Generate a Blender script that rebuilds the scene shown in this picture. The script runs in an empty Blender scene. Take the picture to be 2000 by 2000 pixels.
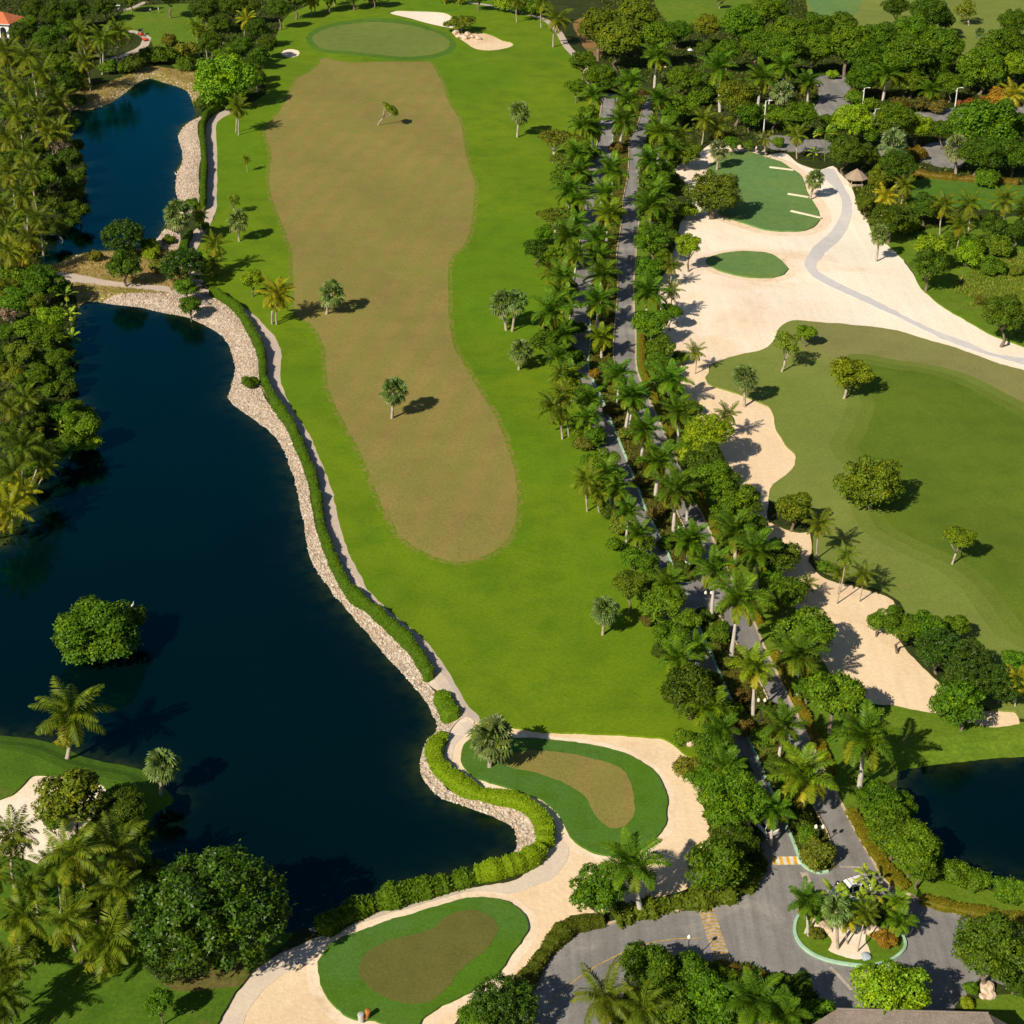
import bpy, bmesh, math, random
import numpy as np
from mathutils import Vector, Matrix, noise as mnoise
from mathutils.geometry import delaunay_2d_cdt
random.seed(7); RNG = np.random.default_rng(11)
SC = bpy.context.scene
COL = SC.collection
R = math.radians
# ------------------------------------------------------------------ camera model (photo is 2000 px square)
FPX = 3200.0; PIT = R(29.4); CH = 119.0
CP, SP = math.cos(PIT), math.sin(PIT)
def unp(px, py, z=0.0):
    x = (px-1000)/FPX; y = -(py-1000)/FPX
    dz = -SP + y*CP; dy = CP + y*SP
    t = (z-CH)/dz
    return (x*t, dy*t)
def depth(X, Y, z): return Y*CP-(z-CH)*SP
def height_for(Y, py):
    v = py-1000
    return CH + Y*(v*CP+FPX*SP)/(v*SP-FPX*CP)

def tag(o, label=None, cat=None, group=None, kind=None):
    if label: o['label'] = label
    if cat: o['category'] = cat
    if group: o['group'] = group
    if kind: o['kind'] = kind
    return o
def empty(name, loc, rot=(0,0,0)):
    o = bpy.data.objects.new(name, None); COL.objects.link(o)
    o.location = loc; o.rotation_euler = rot; o.empty_display_size = 0.3
    return o
def mesh_np(name, V, F, mat=None, smooth=False):
    """V (n,3) array, F (m,k) array with fixed k or list of lists"""
    me = bpy.data.meshes.new(name)
    if isinstance(F, np.ndarray):
        V = np.asarray(V, dtype=np.float32); k = F.shape[1]; m = F.shape[0]
        me.vertices.add(len(V)); me.vertices.foreach_set('co', V.ravel())
        me.loops.add(m*k); me.loops.foreach_set('vertex_index', F.astype(np.int32).ravel())
        me.polygons.add(m); me.polygons.foreach_set('loop_start', np.arange(0, m*k, k, dtype=np.int32))
        me.update(calc_edges=True); me.validate(clean_customdata=False)
    else:
        me.from_pydata([tuple(v) for v in V], [], F); me.update()
    if mat: me.materials.append(mat)
    if smooth: me.polygons.foreach_set('use_smooth', [True]*len(me.polygons))
    return me
def obj(name, me, parent=None, loc=(0,0,0), rot=(0,0,0), scale=(1,1,1)):
    o = bpy.data.objects.new(name, me); COL.objects.link(o)
    o.location = loc; o.rotation_euler = rot; o.scale = scale
    if parent: o.parent = parent
    return o
def bm_obj(name, bm, mat, parent=None, loc=(0,0,0), rot=(0,0,0), smooth=False, bevel=0):
    me = bpy.data.meshes.new(name)
    if bevel:
        bmesh.ops.bevel(bm, geom=bm.edges[:], offset=bevel, segments=2, affect='EDGES', clamp_overlap=True)
    bm.normal_update(); bm.to_mesh(me); bm.free()
    if isinstance(mat, (list, tuple)):
        for m in mat: me.materials.append(m)
    else: me.materials.append(mat)
    if smooth:
        for p in me.polygons: p.use_smooth = True
    return obj(name, me, parent, loc, rot)
def add_box(bm, c, s, rz=0.0):
    M = Matrix.Translation(c) @ Matrix.Rotation(rz, 4, 'Z') @ Matrix.Diagonal((s[0], s[1], s[2], 1))
    return bmesh.ops.create_cube(bm, size=1, matrix=M)['verts']
def add_tube(bm, pts, rad, n=8, cap=True):
    rings = []
    P = [Vector(p) for p in pts]
    for i, p in enumerate(P):
        d = (P[min(i+1, len(P)-1)]-P[max(i-1, 0)]).normalized()
        a = d.orthogonal().normalized() if abs(d.z) < .9 else Vector((1,0,0)).cross(d).normalized()
        b = d.cross(a)
        r = rad[i] if isinstance(rad, (list, tuple)) else rad
        rings.append([bm.verts.new(p+(a*math.cos(t)+b*math.sin(t))*r) for t in [2*math.pi*k/n for k in range(n)]])
    for i in range(len(rings)-1):
        for k in range(n):
            bm.faces.new((rings[i][k], rings[i][(k+1)%n], rings[i+1][(k+1)%n], rings[i+1][k]))
    if cap:
        bm.faces.new(rings[0][::-1]); bm.faces.new(rings[-1])

# ------------------------------------------------------------------ materials
def nt(name):
    m = bpy.data.materials.new(name); m.use_nodes = True
    t = m.node_tree; t.nodes.clear()
    out = t.nodes.new('ShaderNodeOutputMaterial')
    return m, t, out
def N(t, ty, **kw):
    n = t.nodes.new(ty)
    for k, v in kw.items():
        if k.startswith('_'): setattr(n, k[1:], v)
    return n
def sin_(n, key, v): n.inputs[key].default_value = v
def pbr(name, col, rough=.6, spec=.4, metal=0, noise=0, nscale=3.0, emit=None):
    m, t, out = nt(name)
    b = t.nodes.new('ShaderNodeBsdfPrincipled')
    c = (*col, 1)
    sin_(b, 'Roughness', rough); sin_(b, 'Specular IOR Level', spec); sin_(b, 'Metallic', metal)
    if noise:
        no = t.nodes.new('ShaderNodeTexNoise'); sin_(no, 'Scale', nscale); sin_(no, 'Detail', 6)
        tc = t.nodes.new('ShaderNodeTexCoord'); t.links.new(tc.outputs['Object'], no.inputs['Vector'])
        mr = t.nodes.new('ShaderNodeMapRange'); sin_(mr, 'From Min', .3); sin_(mr, 'From Max', .7); sin_(mr, 'To Min', 1-noise); sin_(mr, 'To Max', 1+noise)
        t.links.new(no.outputs['Fac'], mr.inputs['Value'])
        vm = t.nodes.new('ShaderNodeVectorMath'); vm.operation = 'SCALE'; vm.inputs[0].default_value = col
        t.links.new(mr.outputs[0], vm.inputs['Scale']); t.links.new(vm.outputs[0], b.inputs['Base Color'])
    else: sin_(b, 'Base Color', c)
    t.links.new(b.outputs[0], out.inputs[0])
    return m
def mixc(t, fac, a, b, blend='MIX'):
    n = t.nodes.new('ShaderNodeMix'); n.data_type = 'RGBA'; n.blend_type = blend
    for s, v in ((0, fac), (6, a), (7, b)):
        if hasattr(v, 'links') or hasattr(v, 'is_linked'): t.links.new(v, n.inputs[s])
        else: n.inputs[s].default_value = v if s == 0 else (*v, 1)
    return n.outputs[2]
def ramp(t, val, lo, hi, smooth=True):
    n = t.nodes.new('ShaderNodeMapRange'); n.interpolation_type = 'SMOOTHSTEP' if smooth else 'LINEAR'
    t.links.new(val, n.inputs[0]); sin_(n, 'From Min', lo); sin_(n, 'From Max', hi)
    return n.outputs[0]
def noi(t, pos, scale, detail=4, rough=.55, dist=0):
    n = t.nodes.new('ShaderNodeTexNoise'); sin_(n, 'Scale', scale); sin_(n, 'Detail', detail); sin_(n, 'Roughness', rough); sin_(n, 'Distortion', dist)
    t.links.new(pos, n.inputs['Vector']); return n.outputs['Fac']
def ground_mat(name, c1, c2, big=.03, c3=None, c3amt=(.62,.75), fine=.22, fscale=3.2, c3scale=.12, stripes=None, rough=.9, bump=.15, mid=.35, streak=0):
    """c1/c2: two real colours of the surface mixed in large patches; c3: stains/wear of their own shape; fine: grain"""
    m, t, out = nt(name)
    g = t.nodes.new('ShaderNodeNewGeometry'); P = g.outputs['Position']
    col = mixc(t, ramp(t, noi(t, P, big, 3, .6, .4), .35, .65), c1, c2)
    dk = tuple(x*(1-mid*.5) for x in c1)
    col = mixc(t, ramp(t, noi(t, P, big*9, 5, .6), .35, .8), col, dk)
    if stripes:
        w = t.nodes.new('ShaderNodeTexWave'); sin_(w, 'Scale', stripes[0]); sin_(w, 'Distortion', .35); sin_(w, 'Detail', 1); sin_(w, 'Detail Scale', .2)
        mp = t.nodes.new('ShaderNodeMapping'); mp.inputs['Rotation'].default_value = (0, 0, stripes[2])
        t.links.new(P, mp.inputs[0]); t.links.new(mp.outputs[0], w.inputs['Vector'])
        mm = t.nodes.new('ShaderNodeMath'); mm.operation = 'MULTIPLY'; mm.inputs[1].default_value = stripes[1]
        t.links.new(w.outputs['Fac'], mm.inputs[0])
        col = mixc(t, mm.outputs[0], col, stripes[3])
    if c3:
        col = mixc(t, ramp(t, noi(t, P, c3scale, 6, .62, .6), *c3amt), col, c3)
    f = noi(t, P, fscale, 2, .8)
    mr = t.nodes.new('ShaderNodeMapRange'); t.links.new(f, mr.inputs[0]); sin_(mr, 'From Min', .3); sin_(mr, 'From Max', .7); sin_(mr, 'To Min', 1-fine); sin_(mr, 'To Max', 1+fine)
    vm = t.nodes.new('ShaderNodeVectorMath'); vm.operation = 'SCALE'; t.links.new(col, vm.inputs[0]); t.links.new(mr.outputs[0], vm.inputs['Scale'])
    if streak:   # tyre and drag marks: noise drawn out along two directions
        for ang, sx in ((.5, 1.1), (-.9, .7)):
            mp = t.nodes.new('ShaderNodeMapping'); mp.inputs['Rotation'].default_value = (0, 0, ang); mp.inputs['Scale'].default_value = (sx, .035, 1); t.links.new(P, mp.inputs[0])
            mr = t.nodes.new('ShaderNodeMapRange'); t.links.new(noi(t, mp.outputs[0], 1.0, 3, .6), mr.inputs[0]); sin_(mr, 'From Min', .35); sin_(mr, 'From Max', .65); sin_(mr, 'To Min', 1-streak); sin_(mr, 'To Max', 1+streak)
            v2 = t.nodes.new('ShaderNodeVectorMath'); v2.operation = 'SCALE'; t.links.new(vm.outputs[0], v2.inputs[0]); t.links.new(mr.outputs[0], v2.inputs['Scale']); vm = v2
    b = t.nodes.new('ShaderNodeBsdfPrincipled'); sin_(b, 'Roughness', rough); sin_(b, 'Specular IOR Level', .15)
    t.links.new(vm.outputs[0], b.inputs['Base Color'])
    bp = t.nodes.new('ShaderNodeBump'); sin_(bp, 'Strength', bump); sin_(bp, 'Distance', .25)
    t.links.new(noi(t, P, fscale*.6, 3, .7), bp.inputs['Height']); t.links.new(bp.outputs[0], b.inputs['Normal'])
    t.links.new(b.outputs[0], out.inputs[0])
    return m
def leaf_mat(name, rough=.5, spec=.14, trans=.17, old=(.42,.27,.02), var=.55):
    """base colour is the object's own colour; each leaf varies a little; 'age' attribute = old yellow fronds"""
    m, t, out = nt(name)
    oi = t.nodes.new('ShaderNodeObjectInfo'); g = t.nodes.new('ShaderNodeNewGeometry')
    mr = t.nodes.new('ShaderNodeMapRange'); t.links.new(g.outputs['Random Per Island'], mr.inputs[0]); sin_(mr, 'To Min', 1-var); sin_(mr, 'To Max', 1+var)
    vm = t.nodes.new('ShaderNodeVectorMath'); vm.operation = 'SCALE'; t.links.new(oi.outputs['Color'], vm.inputs[0]); t.links.new(mr.outputs[0], vm.inputs['Scale'])
    col = vm.outputs[0]
    # some leaves yellower than others
    tc = t.nodes.new('ShaderNodeTexCoord')
    n1 = noi(t, tc.outputs['Object'], 5.5, 4, .65)
    yv = t.nodes.new('ShaderNodeVectorMath'); yv.operation = 'MULTIPLY'; t.links.new(col, yv.inputs[0]); yv.inputs[1].default_value = (1.75, 1.38, .4)
    col = mixc(t, ramp(t, n1, .45, .72), col, yv.outputs[0])
    at = t.nodes.new('ShaderNodeAttribute'); at.attribute_name = 'age'
    mm = t.nodes.new('ShaderNodeMath'); mm.operation = 'MULTIPLY'; t.links.new(at.outputs['Fac'], mm.inputs[0]); t.links.new(oi.outputs['Alpha'], mm.inputs[1])
    col = mixc(t, mm.outputs[0], col, old)
    b = t.nodes.new('ShaderNodeBsdfPrincipled'); sin_(b, 'Roughness', rough); sin_(b, 'Specular IOR Level', spec); t.links.new(col, b.inputs['Base Color'])
    tr = t.nodes.new('ShaderNodeBsdfTranslucent')
    tv = t.nodes.new('ShaderNodeVectorMath'); tv.operation = 'MULTIPLY'; t.links.new(col, tv.inputs[0]); tv.inputs[1].default_value = (1.3, 1.5, .5)
    t.links.new(tv.outputs[0], tr.inputs[0])
    mx = t.nodes.new('ShaderNodeMixShader'); sin_(mx, 0, trans); t.links.new(b.outputs[0], mx.inputs[1]); t.links.new(tr.outputs[0], mx.inputs[2])
    t.links.new(mx.outputs[0], out.inputs[0])
    return m
# ------------------------------------------------------------------ outlines of the place, traced once and laid on the ground
def P_(s): 
    v = [float(x) for x in s.replace(',', ' ').split()]
    return list(zip(v[::2], v[1::2]))
WZ = -1.0
L1 = P_("292,153 323,162 362,176 375,197 380,228 357,243 347,261 352,282 357,303 350,320 344,334 343,367 347,393 338,418 321,440 305,468 285,474 259,487 205,490 147,497 122,510 98,519 78,515 88,492 92,468 96,450 124,430 155,414 163,388 166,362 170,352 166,330 160,305 150,282 137,267 134,248 140,215 160,216 186,212 215,202 241,184 264,166 282,155")
L2 = P_("166,591 197,591 228,596 272,600 318,611 362,619 404,637 435,658 450,681 458,707 460,720 458,733 450,759 446,777 458,792 500,823 534,849 556,883 567,914 580,953 585,992 592,1015 597,1052 603,1080 614,1106 635,1137 660,1171 691,1207 725,1246 761,1290 808,1339 839,1383 849,1404 855,1417 850,1430 834,1448 822,1476 821,1499 828,1525 862,1557 914,1578 966,1596 999,1614 1010,1632 1010,1650 1000,1668 960,1688 920,1700 878,1718 790,1743 735,1757 668,1782 640,1800 600,1815 560,1822 480,1850 400,1830 310,1760 290,1740 300,1690 290,1640 300,1595 336,1567 331,1547 285,1508 248,1497 166,1479 104,1453 0,1437 -300,1420 -300,1100 10,1065 50,1010 70,940 100,890 140,850 150,800 132,740 138,700 135,660 148,622 155,600")
L3 = P_("1751,1515 1765,1506 1800,1498 1875,1489 2000,1478 2400,1475 2400,1760 1990,1722 1896,1702 1849,1684 1800,1650 1775,1600 1755,1550")
KR = P_("1279,188 1277,197 1272,233 1259,280 1254,310 1247,349 1248,427 1242,500 1238,552 1239,603 1242,655 1242,702 1246,728 1259,759 1280,805 1305,862 1334,924 1362,989 1370,1000 1401,1070 1440,1150 1474,1217 1492,1261 1523,1324 1544,1370 1570,1419 1598,1479 1650,1580 1666,1611 1686,1648 1704,1676 1715,1699 1733,1720 1754,1735 1785,1751 1823,1769 1870,1782 1927,1792 2400,1815")
KLleft = P_("1180,181 1172,225 1165,285 1145,336 1140,367 1135,445 1124,526 1115,600 1111,655 1117,707 1135,759 1153,823 1172,883 1197,945 1222,1000 1250,1070 1275,1136 1303,1197 1350,1311 1398,1424 1415,1468 1490,1637 1492,1690")
M1L = P_("1206,185 1201,225 1195,285 1184,336 1176,367 1172,445 1162,526 1153,600 1153,666 1149,707 1155,733 1176,779 1191,816 1207,855 1230,911 1248,958 1264,1000 1298,1065 1320,1120 1330,1134 1345,1137 1360,1129 1372,1112")
M1R = P_("1375,1098 1362,1072 1326,1008 1292,914 1272,862 1238,792 1207,728 1198,694 1199,655 1204,603 1207,552 1204,500 1215,427 1217,388 1225,349 1228,310 1230,272 1246,241 1256,204 1262,186")
M2L = P_("1365,1186 1347,1199 1355,1207 1373,1241 1386,1267 1404,1311 1432,1375 1453,1424 1474,1468 1547,1637 1556,1660 1566,1685 1580,1697 1600,1704 1618,1701")
M2R = P_("1628,1690 1628,1670 1615,1625 1603,1603 1585,1567 1560,1515 1535,1450 1508,1385 1486,1336 1463,1297 1440,1259 1414,1215 1395,1190")
SKN = P_("1034,1927 1052,1899 1072,1867 1098,1839 1129,1818 1181,1805 1233,1792 1311,1779 1375,1767 1414,1759 1445,1746 1471,1728 1484,1707 1492,1690")
ISL = P_("1557,1792 1552,1818 1562,1842 1585,1862 1616,1875 1655,1883 1694,1886 1733,1878 1759,1862 1768,1847 1764,1829 1754,1806 1738,1788 1705,1766 1660,1756 1612,1761 1575,1775")
PLAZA = SKN + P_("1490,1637 1650,1580") + KR[-11:] + P_("2400,1930 1960,1925 1914,1909 1888,1940 1862,1974 1850,2070 1590,2070 1590,1950 1560,1925 1523,1914 1499,1904 1466,1893 1435,1886 1401,1886 1350,1900 1280,1915 1220,1950 1190,2000 1170,2070 990,2070 1005,1975")
PATH2R = P_("392,549 398,563 427,567 455,585 487,609 500,619 523,642 541,666 549,691 548,733 552,759 575,805 603,847 624,896 645,945 658,1000 666,1034 676,1065 691,1101 725,1158 782,1210 826,1246 862,1292 893,1342 914,1378 937,1406")
PATH2L = P_("903,1455 870,1440 873,1420 884,1405 874,1390 858,1350 835,1325 812,1290 790,1255 750,1215 710,1180 662,1125 634,1060 618,1010 605,940 590,890 565,845 530,790 512,760 506,720 508,690 495,650 470,612 440,590 410,572 388,560 380,545")
def wstrip(cl, w):
    """a path of constant real width along a centre line; returned as ground metres"""
    P = [Vector(unp(*p)) for p in cr(cl, False)]
    A, B = [], []
    for i, p in enumerate(P):
        d = (P[min(i+1, len(P)-1)]-P[max(i-1, 0)]).normalized(); n = Vector((-d.y, d.x))*w/2
        A.append(tuple(p+n)); B.append(tuple(p-n))
    return A+B[::-1]
def cr(pts, closed=True, step=7.0):
    out = []; n = len(pts)
    rng = range(n if closed else n-1)
    for i in rng:
        if closed: p0, p1, p2, p3 = pts[i-1], pts[i], pts[(i+1)%n], pts[(i+2)%n]
        else: p0, p1, p2, p3 = pts[max(i-1,0)], pts[i], pts[i+1], pts[min(i+2,n-1)]
        L = math.dist(p1, p2); k = max(1, int(L/step))
        sharp = L > 0 and (math.dist(p0, p1) > 4*L or math.dist(p2, p3) > 4*L)
        for j in range(k):
            t = j/k
            if sharp: out.append((p1[0]+(p2[0]-p1[0])*t, p1[1]+(p2[1]-p1[1])*t)); continue
            q = []
            for a in (0, 1):
                q.append(.5*((2*p1[a])+(-p0[a]+p2[a])*t+(2*p0[a]-5*p1[a]+4*p2[a]-p3[a])*t*t+(-p0[a]+3*p1[a]-3*p2[a]+p3[a])*t**3))
            out.append(tuple(q))
    if not closed: out.append(pts[-1])
    return out
def fringe(px, w):
    P = gpoly(px); n = len(P); out = []
    A = sum(P[i][0]*P[(i+1)%n][1]-P[(i+1)%n][0]*P[i][1] for i in range(n)); sg = 1 if A > 0 else -1
    for i in range(n):
        dx, dy = P[(i+1)%n][0]-P[i-1][0], P[(i+1)%n][1]-P[i-1][1]; l = math.hypot(dx, dy)+1e-9
        out.append((P[i][0]+dy/l*w*sg, P[i][1]-dx/l*w*sg))
    return out
def gpoly(px, z=0.0):
    out = []
    for x, y in cr(px):
        X, Y = unp(x, y, z)
        out.append((X+.22*mnoise.noise((X*.45, Y*.45, 2.0))+.12*mnoise.noise((X*1.7, Y*1.7, 5.0)), Y+.22*mnoise.noise((X*.45, Y*.45, 9.0))+.12*mnoise.noise((X*1.7, Y*1.7, 7.0))))
    return out

GRASS = ground_mat('bright_lawn', (.112,.208,.004), (.146,.224,.005), .018, (.078,.170,.004), (.5,.8), .16, 2.6)
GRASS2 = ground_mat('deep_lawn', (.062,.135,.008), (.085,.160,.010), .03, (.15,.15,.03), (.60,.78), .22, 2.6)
TAN = ground_mat('dormant_fairway', (.272,.212,.062), (.248,.206,.055), .02, (.190,.200,.042), (.5,.8), .16, 2.8, c3scale=.06, stripes=(.055, .42, R(12), (.195,.205,.040)))
TGREEN = ground_mat('putting_turf', (.155,.205,.040), (.145,.195,.038), .04, (.18,.20,.05), (.5,.75), .14, 3.5)
COLLAR = ground_mat('green_collar', (.075,.165,.016), (.090,.180,.018), .04, None, (.5,.8), .14, 3)
BLA = ground_mat('blended_turf_light', (.160,.208,.033), (.146,.200,.028), .018, None, (.5,.8), .15, 2.8)
BLB = ground_mat('blended_turf_deep', (.129,.184,.022), (.130,.184,.020), .018, None, (.5,.8), .15, 2.8)
BLC = ground_mat('blended_turf_tan', (.215,.230,.060), (.190,.220,.050), .018, None, (.5,.8), .15, 2.8)
FRINGE = ground_mat('patchy_fringe', (.235,.210,.045), (.150,.200,.020), .5, (.120,.195,.006), (.45,.55), .2, 3, c3scale=.9)
TBROWN = ground_mat('brown_putting_turf', (.135,.132,.030), (.118,.126,.026), .05, (.16,.15,.04), (.5,.8), .14, 3.5)
GDEEP = ground_mat('apron_turf', (.076,.172,.008), (.074,.168,.028), .05, (.085,.165,.02), (.55,.75), .16, 3)
GBLUE = ground_mat('watered_green', (.125,.235,.070), (.150,.235,.058), .05, (.17,.19,.045), (.58,.76), .16, 3)
OLIVE = ground_mat('olive_fairway', (.190,.230,.046), (.165,.218,.036), .018, (.25,.235,.07), (.55,.8), .15, 2.8)
OLTAN = ground_mat('tan_olive_rough', (.240,.230,.078), (.205,.220,.062), .02, (.24,.225,.08), (.55,.8), .15, 2.8)
MIDG = ground_mat('mown_fairway', (.100,.162,.012), (.114,.170,.013), .02, (.150,.195,.035), (.6,.85), .15, 2.8)
SEGR = ground_mat('shore_lawn', (.105,.190,.010), (.135,.205,.014), .05, (.20,.19,.05), (.6,.8), .22, 2.4)
SAND = ground_mat('pale_sand', (.84,.65,.43), (.80,.59,.37), .03, (.56,.36,.19), (.50,.82), .07, 2.0, c3scale=.045, bump=.25, mid=.10, streak=.02)
SANDW = ground_mat('white_sand', (.90,.80,.66), (.86,.71,.54), .02, (.74,.53,.33), (.47,.66), .08, 2.0, c3scale=.022, bump=.25, mid=.10, streak=.02)
WARM = ground_mat('drifted_warm_sand', (.87,.72,.54), (.80,.61,.42), .12, (.68,.49,.31), (.50,.75), .08, 2.0, c3scale=.25, bump=.2, mid=.1)
PATHE = ground_mat('blue_grey_path', (.58,.56,.56), (.66,.62,.58), .05, (.50,.47,.46), (.6,.8), .08, 3, bump=.1, mid=.1)
PATHM = ground_mat('worn_path', (.50,.42,.35), (.58,.47,.37), .06, (.40,.30,.22), (.6,.8), .08, 3, bump=.1, mid=.1)
PATHB = ground_mat('grey_path', (.66,.56,.46), (.72,.60,.46), .05, (.42,.38,.36), (.6,.8), .08, 3, bump=.1, mid=.1)
ASPH = ground_mat('asphalt', (.250,.238,.225), (.215,.205,.195), .05, (.33,.31,.285), (.48,.70), .14, 4.5, c3scale=.11, bump=.06, mid=.40, streak=.10)
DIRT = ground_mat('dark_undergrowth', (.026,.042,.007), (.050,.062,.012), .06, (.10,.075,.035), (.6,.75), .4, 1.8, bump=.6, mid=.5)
MEDI = ground_mat('median_planting', (.065,.085,.010), (.10,.080,.014), .08, (.09,.15,.015), (.5,.62), .4, 2.2, c3scale=.3, bump=.7)
DRY = ground_mat('dry_grass', (.38,.25,.10), (.24,.23,.05), .06, (.55,.42,.24), (.5,.7), .3, 2.2, c3scale=.2, bump=.7)
BANKM = ground_mat('stony_bank', (.46,.35,.25), (.34,.27,.20), .1, (.55,.47,.38), (.45,.6), .4, 2.5, c3scale=.9, bump=.8)
LITTER = ground_mat('leaf_litter', (.115,.125,.022), (.15,.12,.04), .1, (.09,.12,.02), (.5,.65), .3, 2)
SOIL = ground_mat('red_soil', (.30,.15,.06), (.22,.16,.05), .1, (.10,.12,.02), (.5,.65), .25, 2)

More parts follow.
